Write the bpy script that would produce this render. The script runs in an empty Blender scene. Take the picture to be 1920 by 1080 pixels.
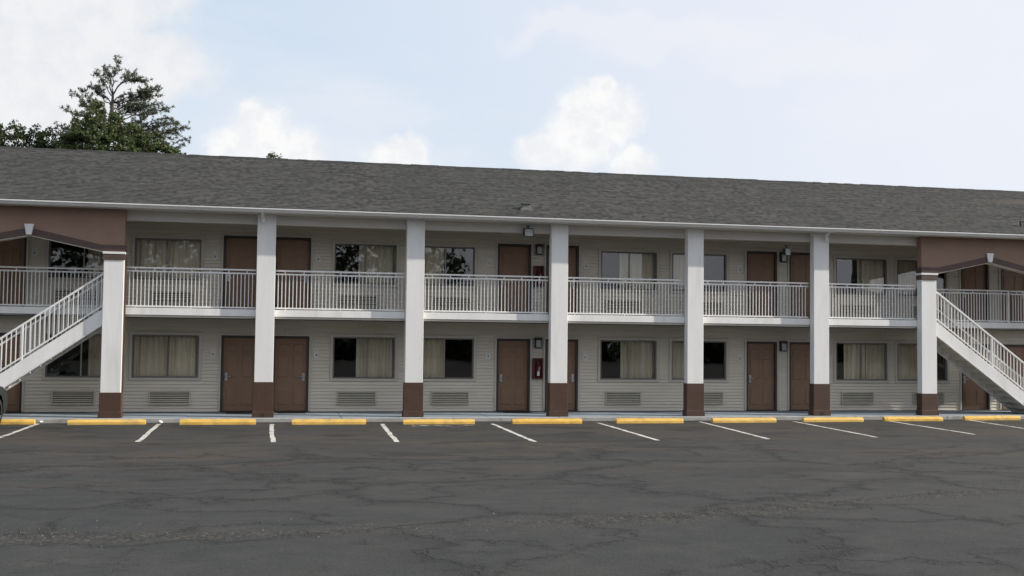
import bpy, bmesh, math, random
from mathutils import Vector, Matrix
R = math.radians
sc = bpy.context.scene
COL = sc.collection
random.seed(7)

# ------------------------------------------------------------------ camera
cam = bpy.data.cameras.new('camera')
cam.sensor_width = 36.0
cam.lens = 38.6156
cam.clip_start = 0.1
cam.clip_end = 3000
cam_o = bpy.data.objects.new('camera', cam)
COL.objects.link(cam_o)
_r = Vector((0.97851538, -0.2058381, 0.01176126)).normalized()
_f = Vector((0.20511167, 0.97767208, 0.04567819)).normalized()
_u = _r.cross(_f).normalized()
_r = _f.cross(_u)
cam_o.matrix_world = Matrix(((_r.x, _u.x, -_f.x, 0), (_r.y, _u.y, -_f.y, -29.71481),
                             (_r.z, _u.z, -_f.z, 2.15846), (0, 0, 0, 1)))
sc.camera = cam_o

# ------------------------------------------------------------------ light
SUN_AZ, SUN_EL = R(75), R(27.8)            # azimuth from the facade normal, towards the right
sun_dir = Vector((math.sin(SUN_AZ) * math.cos(SUN_EL), -math.cos(SUN_AZ) * math.cos(SUN_EL), math.sin(SUN_EL)))
sl = bpy.data.lights.new('sun', 'SUN')
sl.energy = 3.7
sl.angle = R(0.8)
sl.color = (1.0, 0.93, 0.83)
sun_o = bpy.data.objects.new('sun', sl)
COL.objects.link(sun_o)
sun_o.rotation_euler = sun_dir.to_track_quat('Z', 'Y').to_euler()
sun_o.location = (20, -20, 20)

# ------------------------------------------------------------------ sky
W = bpy.data.worlds.new('World')
sc.world = W
W.use_nodes = True
nt = W.node_tree
nt.nodes.clear()


class NG:
    """small helper for building node graphs"""
    def __init__(self, tree):
        self.t = tree

    def n(self, kind, **kw):
        nd = self.t.nodes.new(kind)
        for k, v in kw.items():
            setattr(nd, k, v)
        return nd

    def put(self, sock, v):
        if isinstance(v, bpy.types.NodeSocket):
            self.t.links.new(v, sock)
        elif v is not None:
            sock.default_value = v

    def m(self, op, a, b=None, c=None, clamp=False):
        nd = self.n('ShaderNodeMath', operation=op, use_clamp=clamp)
        self.put(nd.inputs[0], a)
        if b is not None:
            self.put(nd.inputs[1], b)
        if c is not None:
            self.put(nd.inputs[2], c)
        return nd.outputs[0]

    def v(self, op, a, b=None):
        nd = self.n('ShaderNodeVectorMath', operation=op)
        self.put(nd.inputs[0], a)
        if b is not None:
            self.put(nd.inputs[1], b)
        return nd.outputs['Value'] if op in ('LENGTH', 'DOT_PRODUCT') else nd.outputs[0]

    def mix(self, fac, a, b, blend='MIX'):
        nd = self.n('ShaderNodeMix', data_type='RGBA', blend_type=blend)
        self.put(nd.inputs[0], fac)
        self.put(nd.inputs[6], a if isinstance(a, bpy.types.NodeSocket) else tuple(a) + (1,) * (4 - len(a)))
        self.put(nd.inputs[7], b if isinstance(b, bpy.types.NodeSocket) else tuple(b) + (1,) * (4 - len(b)))
        return nd.outputs[2]

    def noise(self, vec, scale, detail=4, rough=0.55, dist=0.0, out='Fac', dim='3D'):
        nd = self.n('ShaderNodeTexNoise', noise_dimensions=dim)
        self.put(nd.inputs['Vector'], vec)
        nd.inputs['Scale'].default_value = scale
        nd.inputs['Detail'].default_value = detail
        nd.inputs['Roughness'].default_value = rough
        nd.inputs['Distortion'].default_value = dist
        return nd.outputs[out]

    def ss(self, x, a, b, lo=0.0, hi=1.0):
        nd = self.n('ShaderNodeMapRange', interpolation_type='SMOOTHSTEP')
        self.put(nd.inputs[0], x)
        for i, q in ((1, a), (2, b), (3, lo), (4, hi)):
            nd.inputs[i].default_value = q
        return nd.outputs[0]

    def comb(self, x, y, z=0.0):
        nd = self.n('ShaderNodeCombineXYZ')
        for i, q in enumerate((x, y, z)):
            self.put(nd.inputs[i], q)
        return nd.outputs[0]

    def sep(self, v):
        nd = self.n('ShaderNodeSeparateXYZ')
        self.put(nd.inputs[0], v)
        return nd.outputs


SKY_STRENGTH = 0.10
g = NG(nt)
sky = g.n('ShaderNodeTexSky', sky_type='NISHITA')
sky.sun_disc = False
sky.sun_elevation = SUN_EL
sky.sun_rotation = math.atan2(sun_dir.x, sun_dir.y)
sky.air_density = 1.0
sky.dust_density = 2.5
sky.ozone_density = 1.2
tc = g.n('ShaderNodeTexCoord')
d = g.v('NORMALIZE', tc.outputs['Generated'])
dx, dy, dz = g.sep(d)
az = g.m('ARCTAN2', dx, dy)
el = g.m('ARCSINE', dz)
ae = g.comb(az, el)


def blobset(blobs, warp):
    best = None
    for (a, e, ra, re) in blobs:
        q = g.v('SUBTRACT', warp, (a, e, 0))
        q = g.v('MULTIPLY', q, (1 / ra, 1 / re, 0))
        L = g.m('SUBTRACT', 1.0, g.v('LENGTH', q))
        best = L if best is None else g.m('MAXIMUM', best, L)
    return best


wn = g.n('ShaderNodeTexNoise')
g.put(wn.inputs['Vector'], ae)
wn.inputs['Scale'].default_value = 42
wn.inputs['Detail'].default_value = 5
wn.inputs['Roughness'].default_value = 0.6
woff = g.v('MULTIPLY', g.v('SUBTRACT', wn.outputs['Color'], (0.5, 0.5, 0.5)), (0.034, 0.030, 0))
warp = g.v('ADD', ae, woff)
cumulus = blobset([
    (-0.020, 0.168, 0.040, 0.040), (-0.046, 0.160, 0.030, 0.028), (0.010, 0.160, 0.030, 0.032), (-0.024, 0.190, 0.022, 0.020),
    (0.098, 0.158, 0.034, 0.026), (0.112, 0.166, 0.024, 0.022),
    (0.266, 0.178, 0.044, 0.040), (0.276, 0.206, 0.036, 0.034), (0.300, 0.200, 0.028, 0.032), (0.232, 0.170, 0.030, 0.024),
    (0.312, 0.158, 0.028, 0.022), (0.288, 0.226, 0.016, 0.016), (0.492, 0.130, 0.022, 0.016)], warp)
cum_soft = g.ss(g.noise(ae, 17, 3, 0.5), 0.35, 0.65)
cum_mask = g.ss(g.m('SUBTRACT', cumulus, g.m('MULTIPLY', cum_soft, 0.10)), -0.12, 0.50)
cum_mask = g.m('MULTIPLY', cum_mask, g.ss(el, 0.125, 0.172, 0.45, 1.0))
bigw = g.n('ShaderNodeTexNoise')
g.put(bigw.inputs['Vector'], ae)
bigw.inputs['Scale'].default_value = 14
bigw.inputs['Detail'].default_value = 6
boff = g.v('MULTIPLY', g.v('SUBTRACT', bigw.outputs['Color'], (0.5, 0.5, 0.5)), (0.12, 0.09, 0))
warp2 = g.v('ADD', ae, boff)
bank = blobset([(-0.22, 0.245, 0.16, 0.075), (-0.13, 0.235, 0.075, 0.045), (-0.30, 0.21, 0.20, 0.11),
                (-0.16, 0.29, 0.09, 0.06)], warp2)
bank_mask = g.m('MULTIPLY', g.ss(bank, -0.10, 0.42), 0.90)
# thin high streaks and the generic broken cloud of the rest of the sky
dome = g.v('MULTIPLY', d, (1.0, 1.0, 2.6))
veil = g.ss(g.noise(dome, 3.1, 7, 0.58, 0.25), 0.45, 0.75)
veil = g.m('MULTIPLY', veil, 0.62)
streak = blobset([(0.26, 0.278, 0.10, 0.018), (0.36, 0.262, 0.12, 0.020), (0.47, 0.240, 0.14, 0.022)], warp2)
streak_mask = g.m('MULTIPLY', g.ss(streak, -0.15, 0.6), 0.45)
# colour of the air: hazier (whiter) low down and towards the sun
sun_h = g.v('DOT_PRODUCT', d, tuple(sun_dir))
haze_low = g.ss(el, 0.34, 0.05)
haze_sun = g.ss(sun_h, -0.45, 0.50)
haze = g.m('MAXIMUM', g.m('MULTIPLY', haze_low, 0.62), g.m('MULTIPLY', haze_sun, 0.92))
K = 1.0 / SKY_STRENGTH
air = g.mix(0.62, sky.outputs[0], (0.56 * K, 0.68 * K, 0.80 * K))
air = g.mix(haze, air, (0.640 * K, 0.655 * K, 0.712 * K))
c_lit = (0.735 * K, 0.73 * K, 0.722 * K)
c_shade = (0.655 * K, 0.657 * K, 0.675 * K)
shade_n = g.ss(g.noise(ae, 38, 5, 0.6), 0.36, 0.62)
cl = g.mix(shade_n, c_shade, c_lit)
air = g.mix(veil, air, (0.645 * K, 0.655 * K, 0.695 * K))
air = g.mix(streak_mask, air, (0.665 * K, 0.66 * K, 0.69 * K))
air = g.mix(bank_mask, air, g.mix(shade_n, (0.625 * K, 0.63 * K, 0.65 * K), (0.675 * K, 0.672 * K, 0.675 * K)))
air = g.mix(g.m('MULTIPLY', cum_mask, 0.93), air, cl)
bg = g.n('ShaderNodeBackground')
g.put(bg.inputs[0], air)
bg.inputs[1].default_value = SKY_STRENGTH
out = g.n('ShaderNodeOutputWorld')
nt.links.new(bg.outputs[0], out.inputs[0])

# ------------------------------------------------------------------ view
sc.view_settings.view_transform = 'Standard'
sc.view_settings.look = 'None'
sc.view_settings.exposure = 0.43
sc.view_settings.gamma = 1.0
sc.view_settings.use_curve_mapping = False
sc.render.engine = 'CYCLES'
sc.cycles.use_denoising = True
sc.cycles.max_bounces = 8
sc.cycles.diffuse_bounces = 5
sc.cycles.transparent_max_bounces = 12

# ================================================================== materials
MATS = {}


def mat(name, col, rough=0.7, var=0.12, scale=3.0, bump=0.0, bscale=40.0, metal=0.0, spec=0.4, dirt=None, dscale=1.2, damt=0.4, stretch=(1, 1, 1)):
    """painted or plain surface with slight tonal variation, soiling and fine relief, in world space"""
    if name in MATS:
        return MATS[name]
    m = bpy.data.materials.new(name)
    m.use_nodes = True
    t = m.node_tree
    b = t.nodes['Principled BSDF']
    k = NG(t)
    geo = k.n('ShaderNodeNewGeometry')
    pos = k.v('MULTIPLY', geo.outputs['Position'], stretch)
    n1 = k.noise(pos, scale, 5, 0.6)
    lo = tuple(c * (1 - var) for c in col)
    hi = tuple(min(1, c * (1 + var)) for c in col)
    c = k.mix(k.ss(n1, 0.3, 0.7), lo, hi)
    if dirt:
        dn = k.ss(k.noise(pos, dscale, 7, 0.65, 0.4), 0.50, 0.78)
        c = k.mix(k.m('MULTIPLY', dn, damt), c, dirt)
    k.put(b.inputs['Base Color'], c)
    b.inputs['Roughness'].default_value = rough
    b.inputs['Metallic'].default_value = metal
    b.inputs['Specular IOR Level'].default_value = spec
    if bump:
        bp = k.n('ShaderNodeBump')
        bp.inputs['Strength'].default_value = bump
        bp.inputs['Distance'].default_value = 0.01
        k.put(bp.inputs['Height'], k.noise(geo.outputs['Position'], bscale, 4, 0.6))
        k.put(b.inputs['Normal'], bp.outputs[0])
    MATS[name] = m
    return m


M_WHITE = mat('white_paint', (0.78, 0.78, 0.77), 0.6, 0.04, 2.0, 0.25, 60, dirt=(0.48, 0.46, 0.41), dscale=2.2, damt=0.42, stretch=(1, 1, 0.16))
M_RAIL = mat('rail_paint', (0.78, 0.78, 0.77), 0.45, 0.03, 4.0, dirt=(0.45, 0.40, 0.34), dscale=3, damt=0.25)
M_BROWN = mat('brown_base_paint', (0.068, 0.037, 0.025), 0.55, 0.10, 4.0, 0.3, 50, dirt=(0.10, 0.08, 0.07), dscale=3, damt=0.35)
M_STUCCO = mat('brown_stucco', (0.285, 0.188, 0.143), 0.85, 0.05, 1.5, 0.4, 90, dirt=(0.20, 0.14, 0.12), dscale=1.0, damt=0.3)
M_TRIMB = mat('dark_brown_trim', (0.095, 0.062, 0.055), 0.6, 0.08, 3.0)
M_SIDING = mat('tan_vinyl_siding', (0.63, 0.58, 0.495), 0.55, 0.035, 2.0, 0.15, 160, dirt=(0.34, 0.31, 0.26), dscale=0.9, damt=0.22, stretch=(0.5, 1, 2))
M_TRIMT = mat('tan_trim', (0.50, 0.47, 0.41), 0.55, 0.03, 3.0)
M_DOOR = mat('brown_door_paint', (0.225, 0.136, 0.086), 0.5, 0.05, 2.0, 0.1, 60, dirt=(0.15, 0.105, 0.082), dscale=1.5, damt=0.3)
M_FRAME = mat('dark_brown_frame', (0.050, 0.036, 0.032), 0.5, 0.08, 4.0)
M_BRONZE = mat('window_bronze', (0.16, 0.15, 0.14), 0.45, 0.05, 4.0)
M_MULL = mat('mullion_grey', (0.30, 0.29, 0.26), 0.45, 0.05, 4.0)
M_AC = mat('grille_beige', (0.52, 0.49, 0.41), 0.5, 0.05, 3.0, dirt=(0.36, 0.33, 0.26), dscale=4, damt=0.35)
M_DARK = mat('dark_recess', (0.03, 0.03, 0.028), 0.8, 0.1, 4.0)
M_STEEL = mat('brushed_steel', (0.45, 0.45, 0.46), 0.35, 0.05, 6.0, metal=0.9)
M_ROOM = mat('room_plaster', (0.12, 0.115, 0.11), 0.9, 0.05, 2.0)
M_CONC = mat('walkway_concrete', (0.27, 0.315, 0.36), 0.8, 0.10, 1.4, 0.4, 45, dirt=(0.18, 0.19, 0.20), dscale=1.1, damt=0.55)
M_KERB = mat('kerb_concrete', (0.36, 0.36, 0.345), 0.85, 0.12, 3, 0.5, 40, dirt=(0.16, 0.15, 0.14), dscale=2.2, damt=0.6)
M_YEL = mat('yellow_kerb_paint', (0.74, 0.45, 0.085), 0.65, 0.07, 5, 0.4, 45, dirt=(0.30, 0.21, 0.10), dscale=3.2, damt=0.75)
def _wear(m):
    t = m.node_tree
    k = NG(t)
    b = t.nodes['Principled BSDF']
    src = b.inputs['Base Color'].links[0].from_socket
    geo = k.n('ShaderNodeNewGeometry')
    oi = k.n('ShaderNodeObjectInfo')
    P = k.v('ADD', geo.outputs['Position'], k.comb(k.m('MULTIPLY', oi.outputs['Random'], 37.0), 0.0, 0.0))
    fade = k.mix(k.m('MULTIPLY', oi.outputs['Random'], 0.35), src, (0.72, 0.52, 0.20))
    scuff = k.ss(k.noise(k.v('MULTIPLY', P, (1.0, 3.0, 3.0)), 2.6, 6, 0.7, 0.5), 0.55, 0.72)
    chip = k.ss(k.noise(P, 16, 5, 0.7), 0.62, 0.70)
    c = k.mix(k.m('MULTIPLY', scuff, 0.45), fade, (0.20, 0.15, 0.09))
    c = k.mix(k.m('MULTIPLY', chip, 0.75), c, (0.32, 0.30, 0.27))
    k.put(b.inputs['Base Color'], c)


_wear(M_YEL)
M_SOFFIT = mat('soffit_white', (0.64, 0.62, 0.585), 0.7, 0.03, 2.0, dirt=(0.46, 0.44, 0.41), dscale=0.9, damt=0.3)
M_SLAB = mat('balcony_concrete', (0.26, 0.26, 0.255), 0.85, 0.10, 2.0, 0.3, 40, dirt=(0.16, 0.16, 0.155), dscale=1.2, damt=0.5)
M_GUT = mat('gutter_white', (0.80, 0.80, 0.79), 0.35, 0.03, 3, dirt=(0.5, 0.48, 0.44), dscale=2.0, damt=0.35)
M_RED = mat('red_enamel', (0.13, 0.022, 0.024), 0.4, 0.08, 6)
M_LANT = mat('lantern_black', (0.03, 0.032, 0.034), 0.5, 0.1, 8)
M_LENS = mat('lamp_glass', (0.38, 0.40, 0.40), 0.2, 0.12, 18)
M_PLATE = mat('number_plate_white', (0.66, 0.66, 0.64), 0.45, 0.05, 12)
M_PLATEG = mat('plate_grey', (0.30, 0.30, 0.29), 0.5, 0.05, 12)
M_MAT = mat('rubber_mat', (0.035, 0.033, 0.032), 0.9, 0.15, 20, 0.6, 120)
M_BARK = mat('bark', (0.075, 0.062, 0.052), 0.95, 0.3, 6, 0.8, 14)
M_CONCR = mat('vent_metal', (0.16, 0.165, 0.155), 0.6, 0.08, 5)
M_CARP = mat('dark_green_car_paint', (0.018, 0.030, 0.026), 0.22, 0.05, 3, spec=0.6)
M_TYRE = mat('tyre_rubber', (0.02, 0.02, 0.02), 0.85, 0.1, 10)
M_RIM = mat('alloy', (0.72, 0.72, 0.73), 0.25, 0.04, 5, metal=0.85)
M_LAMP = mat('headlight_lens', (0.6, 0.6, 0.6), 0.1, 0.05, 5)
M_PAPER = mat('paper_white', (0.75, 0.75, 0.74), 0.8, 0.05, 8)


def glass_mat():
    m = bpy.data.materials.new('window_glass')
    m.use_nodes = True
    t = m.node_tree
    t.nodes.remove(t.nodes['Principled BSDF'])
    k = NG(t)
    fr = k.n('ShaderNodeFresnel')
    fr.inputs[0].default_value = 1.5
    bp = k.n('ShaderNodeBump')
    bp.inputs['Strength'].default_value = 0.06
    bp.inputs['Distance'].default_value = 0.02
    geo = k.n('ShaderNodeNewGeometry')
    k.put(bp.inputs['Height'], k.noise(geo.outputs['Position'], 1.3, 2, 0.5))
    gl = k.n('ShaderNodeBsdfGlossy')
    gl.inputs['Roughness'].default_value = 0.01
    gl.inputs['Color'].default_value = (1, 1, 1, 1)
    k.put(gl.inputs['Normal'], bp.outputs[0])
    tr = k.n('ShaderNodeBsdfTransparent')
    tr.inputs[0].default_value = (0.95, 0.95, 0.94, 1)
    mx = k.n('ShaderNodeMixShader')
    f2 = k.m('MULTIPLY', fr.outputs[0], 1.35, clamp=True)
    k.put(mx.inputs[0], f2)
    k.put(mx.inputs[1], tr.outputs[0])
    k.put(mx.inputs[2], gl.outputs[0])
    k.put(t.nodes['Material Output'].inputs[0], mx.outputs[0])
    return m


M_GLASS = glass_mat()


def cloth_mat():
    m = bpy.data.materials.new('curtain_cloth')
    m.use_nodes = True
    t = m.node_tree
    b = t.nodes['Principled BSDF']
    k = NG(t)
    geo = k.n('ShaderNodeNewGeometry')
    q = k.v('MULTIPLY', geo.outputs['Position'], (9, 9, 0.6))
    k.put(b.inputs['Base Color'], k.mix(k.noise(q, 1.0, 4), (0.78, 0.71, 0.56), (0.93, 0.89, 0.76)))
    b.inputs['Roughness'].default_value = 0.9
    b.inputs['Specular IOR Level'].default_value = 0.1
    return m


M_CURT = cloth_mat()


def asphalt_mat():
    m = bpy.data.materials.new('old_asphalt')
    m.use_nodes = True
    t = m.node_tree
    b = t.nodes['Principled BSDF']
    k = NG(t)
    geo = k.n('ShaderNodeNewGeometry')
    P = geo.outputs['Position']
    x, y, z = k.sep(P)
    fine = k.noise(P, 42, 6, 0.75)
    w0 = k.n('ShaderNodeTexNoise')
    k.put(w0.inputs['Vector'], P)
    w0.inputs['Scale'].default_value = 1.7
    w0.inputs['Detail'].default_value = 6
    Q0 = k.v('MULTIPLY', k.v('ADD', P, k.v('MULTIPLY', k.v('SUBTRACT', w0.outputs['Color'], (0.5, 0.5, 0.5)), (1.1, 0.8, 0))), (1, 1, 0))
    mid = k.noise(P, 2.2, 6, 0.65)
    big = k.noise(P, 0.16, 4, 0.55, 0.5)
    c = k.mix(k.ss(big, 0.3, 0.72), (0.041, 0.044, 0.045), (0.060, 0.060, 0.058))
    c = k.mix(k.m('MULTIPLY', k.ss(mid, 0.35, 0.72), 0.55), c, (0.082, 0.079, 0.073))
    pat = k.noise(k.v('MULTIPLY', P, (0.55, 1.1, 1)), 0.75, 7, 0.70, 0.8)
    c = k.mix(k.m('MULTIPLY', k.ss(pat, 0.52, 0.70), 0.55), c, (0.090, 0.087, 0.081))
    c = k.mix(k.m('MULTIPLY', k.ss(pat, 0.47, 0.30), 0.55), c, (0.030, 0.032, 0.032))
    # long flat smears along the driving direction
    sm = k.noise(k.v('MULTIPLY', P, (0.30, 2.2, 1)), 1.0, 6, 0.68, 0.7)
    c = k.mix(k.m('MULTIPLY', k.ss(sm, 0.50, 0.72), 0.45), c, (0.088, 0.082, 0.073))
    c = k.mix(k.m('MULTIPLY', k.ss(sm, 0.46, 0.28), 0.50), c, (0.036, 0.036, 0.035))
    # brown wash of soil across the middle and by the stalls
    wash = k.m('MULTIPLY', k.ss(k.noise(k.v('MULTIPLY', P, (0.22, 0.75, 1)), 0.9, 6, 0.62, 0.6), 0.42, 0.70), k.ss(y, -15.5, -8.0))
    c = k.mix(k.m('MULTIPLY', wash, 0.88), c, (0.100, 0.079, 0.061))
    # dark oil spots in the stalls
    st = k.v('MULTIPLY', P, (0.34, 0.9, 1))
    oil = k.m('MULTIPLY', k.ss(k.noise(st, 1.55, 4, 0.55, 0.3), 0.55, 0.66), k.ss(y, -17.5, -9.0))
    c = k.mix(k.m('MULTIPLY', oil, 0.78), c, (0.028, 0.027, 0.026))
    drip = None
    for (sx, sy, ra, rb) in ((-4.3, -4.2, .85, .42), (-3.9, -2.2, .7, .25), (-1.4, -2.5, .6, .3), (-0.9, -3.0, .5, .35), (1.3, -4.4, .4, .5), (4.2, -3.2, .5, .45), (7.1, -4.0, .6, .5), (6.8, -2.3, .9, .3),
                             (9.9, -3.5, .5, .6), (12.8, -3.0, .7, .4), (15.4, -3.6, .6, .5), (-4.6, -7.2, .5, .3), (3.6, -8.2, .35, .18), (3.3, -10.9, .55, .28), (-2.6, -9.6, .6, .3)):
        qv = k.v('MULTIPLY', k.v('SUBTRACT', Q0, (sx, sy, 0)), (1 / ra, 1 / rb, 0))
        dd = k.ss(k.v('LENGTH', qv), 1.0, 0.25)
        drip = dd if drip is None else k.m('MAXIMUM', drip, dd)
    c = k.mix(k.m('MULTIPLY', drip, 0.75), c, (0.026, 0.025, 0.024))
    # cracks
    w1 = k.n('ShaderNodeTexNoise')
    k.put(w1.inputs['Vector'], P)
    w1.inputs['Scale'].default_value = 0.55
    w1.inputs['Detail'].default_value = 7
    w1.inputs['Roughness'].default_value = 0.66
    off = k.v('MULTIPLY', k.v('SUBTRACT', w1.outputs['Color'], (0.5, 0.5, 0.5)), (3.6, 3.0, 0))
    Q = k.v('ADD', P, off)

    def crack(scale, wdt, st=(1, 1, 0), offs=(0, 0, 0)):
        vo = k.n('ShaderNodeTexVoronoi', feature='DISTANCE_TO_EDGE', voronoi_dimensions='2D')
        k.put(vo.inputs['Vector'], k.v('ADD', k.v('MULTIPLY', Q, st), offs))
        vo.inputs['Scale'].default_value = scale
        return k.ss(vo.outputs['Distance'], wdt, wdt * 0.25), k.ss(vo.outputs['Distance'], wdt * 5, wdt * 0.8)
    a1, h1 = crack(0.30, 0.017, (0.58, 1.0, 0))
    a2, h2 = crack(0.56, 0.020, (0.7, 1.1, 0), (3.3, 7.1, 0))
    a3, h3 = crack(1.05, 0.020, (0.55, 1.25, 0), (11.3, 2.1, 0))
    brk3 = k.ss(k.noise(P, 0.33, 3, 0.5), 0.47, 0.62)
    brk = k.ss(k.noise(P, 0.42, 3, 0.5), 0.42, 0.56)
    a2 = k.m('MULTIPLY', a2, brk)
    h2 = k.m('MULTIPLY', h2, brk)
    near = k.ss(y, -5.0, -9.5)
    crk = k.m('MULTIPLY', k.m('MAXIMUM', k.m('MAXIMUM', a1, a2), k.m('MULTIPLY', k.m('MULTIPLY', a3, brk3), 0.6)), k.m('MULTIPLY_ADD', near, 0.8, 0.2))
    halo = k.m('MULTIPLY', k.m('MAXIMUM', h1, h2), near)
    gap = k.ss(k.noise(P, 3.0, 4, 0.6), 0.30, 0.55)
    crk = k.m('MULTIPLY', crk, k.m('MULTIPLY_ADD', gap, 0.75, 0.25))
    # the long ravelled seam right across the lot
    seam_y = k.m('ADD', k.m('ADD', k.m('MULTIPLY_ADD', x, -0.02, -16.7), k.m('MULTIPLY', k.m('POWER', k.m('MAXIMUM', k.m('SUBTRACT', x, 1.0), 0.0), 1.5), 0.082)), k.m('MULTIPLY', k.m('SUBTRACT', k.noise(P, 0.45, 5, 0.6), 0.5), 1.6))
    ds = k.m('ABSOLUTE', k.m('SUBTRACT', y, seam_y))
    seam = k.m('MULTIPLY', k.ss(ds, 0.50, 0.02), k.m('MULTIPLY_ADD', k.ss(k.noise(P, 0.5, 4, 0.6), 0.36, 0.56), 0.8, 0.2))
    sp = k.ss(k.noise(P, 17, 4, 0.7), 0.42, 0.62)
    # long straight paving joints parallel to the building
    jy = k.m('ADD', y, k.m('MULTIPLY', k.noise(P, 0.6, 5, 0.62), 0.5))
    joint = None
    for yy in (-6.4, -11.1, -13.3):
        j = k.ss(k.m('ABSOLUTE', k.m('SUBTRACT', jy, yy)), 0.05, 0.012)
        joint = j if joint is None else k.m('MAXIMUM', joint, j)
    joint = k.m('MULTIPLY', joint, k.ss(k.noise(P, 0.7, 4, 0.6), 0.42, 0.60))
    c = k.mix(k.m('MULTIPLY', halo, 0.50), c, (0.026, 0.027, 0.026))
    c = k.mix(k.m('MULTIPLY', seam, k.m('MULTIPLY', sp, 0.85)), c, (0.150, 0.138, 0.115))
    c = k.mix(k.m('MULTIPLY', seam, k.m('MULTIPLY', k.m('SUBTRACT', 1.0, sp), 0.6)), c, (0.03, 0.03, 0.028))
    dark = k.m('MAXIMUM', crk, k.m('MULTIPLY', joint, 0.55))
    c = k.mix(k.m('MULTIPLY', dark, 0.68), c, (0.017, 0.017, 0.016))
    c = k.mix(k.m('MULTIPLY', k.ss(fine, 0.30, 0.75), 0.75), k.mix(0.5, c, (0.0, 0.0, 0.0)), k.mix(0.22, c, (0.16, 0.155, 0.145)))
    k.put(b.inputs['Base Color'], c)
    b.inputs['Roughness'].default_value = 0.9
    b.inputs['Specular IOR Level'].default_value = 0.25
    bp = k.n('ShaderNodeBump')
    bp.inputs['Strength'].default_value = 0.7
    bp.inputs['Distance'].default_value = 0.012
    hgt = k.m('SUBTRACT', k.m('MULTIPLY_ADD', fine, 0.5, k.m('MULTIPLY', mid, 0.8)), k.m('MULTIPLY', dark, 1.2))
    hgt = k.m('ADD', hgt, k.m('MULTIPLY', seam, sp))
    k.put(bp.inputs['Height'], hgt)
    k.put(b.inputs['Normal'], bp.outputs[0])
    return m


M_ASPH = asphalt_mat()


def paint_mat():
    m = bpy.data.materials.new('worn_line_paint')
    m.use_nodes = True
    t = m.node_tree
    b = t.nodes['Principled BSDF']
    k = NG(t)
    geo = k.n('ShaderNodeNewGeometry')
    P = geo.outputs['Position']
    wear = k.ss(k.m('ADD', k.noise(P, 5.0, 6, 0.7), k.m('MULTIPLY', k.noise(P, 38, 3, 0.6), 0.25)), 0.62, 0.80)
    k.put(b.inputs['Base Color'], k.mix(wear, (0.58, 0.56, 0.52), (0.12, 0.115, 0.105)))
    b.inputs['Roughness'].default_value = 0.8
    return m


M_LINE = paint_mat()


def shingle_mat():
    m = bpy.data.materials.new('asphalt_shingles')
    m.use_nodes = True
    t = m.node_tree
    b = t.nodes['Principled BSDF']
    k = NG(t)
    geo = k.n('ShaderNodeNewGeometry')
    P = geo.outputs['Position']
    x, y, z = k.sep(P)
    row = k.m('FLOOR', k.m('DIVIDE', k.m('SUBTRACT', z, 5.42), 2.28 / 42.0))
    wr = k.n('ShaderNodeTexWhiteNoise', noise_dimensions='1D')
    k.put(wr.inputs['W'], row)
    xo = k.m('ADD', k.m('MULTIPLY', x, 8.5), k.m('MULTIPLY', wr.outputs[0], 7.0))
    wc = k.n('ShaderNodeTexWhiteNoise', noise_dimensions='2D')
    k.put(wc.inputs['Vector'], k.comb(k.m('FLOOR', xo), row))
    c1 = wc.outputs[0]
    gr = k.noise(k.v('MULTIPLY', P, (1.0, 1.0, 1.6)), 12.0, 5, 0.75)
    c = k.mix(k.m('MULTIPLY_ADD', c1, 0.62, k.m('MULTIPLY', k.ss(gr, 0.34, 0.66), 0.38)), (0.024, 0.025, 0.025), (0.118, 0.115, 0.105))
    wc2 = k.n('ShaderNodeTexWhiteNoise', noise_dimensions='2D')
    k.put(wc2.inputs['Vector'], k.comb(k.m('FLOOR', k.m('MULTIPLY', xo, 0.31)), k.m('FLOOR', k.m('MULTIPLY', row, 0.5))))
    c = k.mix(k.m('MULTIPLY', k.ss(wc2.outputs[0], 0.55, 1.0), 0.28), c, (0.112, 0.105, 0.093))
    # broad weathering, streaks down the slope
    wth = k.noise(k.v('MULTIPLY', P, (0.55, 0.12, 0.12)), 1.0, 5, 0.6)
    c = k.mix(k.m('MULTIPLY', k.ss(wth, 0.35, 0.7), 0.35), c, (0.060, 0.062, 0.056))
    # pale repaired strip near the right-hand end
    pat = k.m('MULTIPLY', k.ss(k.m('ADD', x, k.m('MULTIPLY', k.noise(P, 1.3, 4), 1.4)), 24.2, 25.0),
              k.ss(k.m('ABSOLUTE', k.m('SUBTRACT', z, 7.05)), 0.16, 0.08))
    c = k.mix(k.m('MULTIPLY', pat, 0.45), c, (0.16, 0.135, 0.115))
    fine = k.noise(P, 70, 3, 0.7)
    c = k.mix(k.m('MULTIPLY', fine, 0.35), c, (0.03, 0.03, 0.03))
    k.put(b.inputs['Base Color'], c)
    b.inputs['Roughness'].default_value = 0.92
    b.inputs['Specular IOR Level'].default_value = 0.2
    bp = k.n('ShaderNodeBump')
    bp.inputs['Strength'].default_value = 0.5
    bp.inputs['Distance'].default_value = 0.01
    k.put(bp.inputs['Height'], k.m('ADD', fine, k.m('MULTIPLY', c1, 0.8)))
    k.put(b.inputs['Normal'], bp.outputs[0])
    return m


M_SHIN = shingle_mat()


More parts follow.
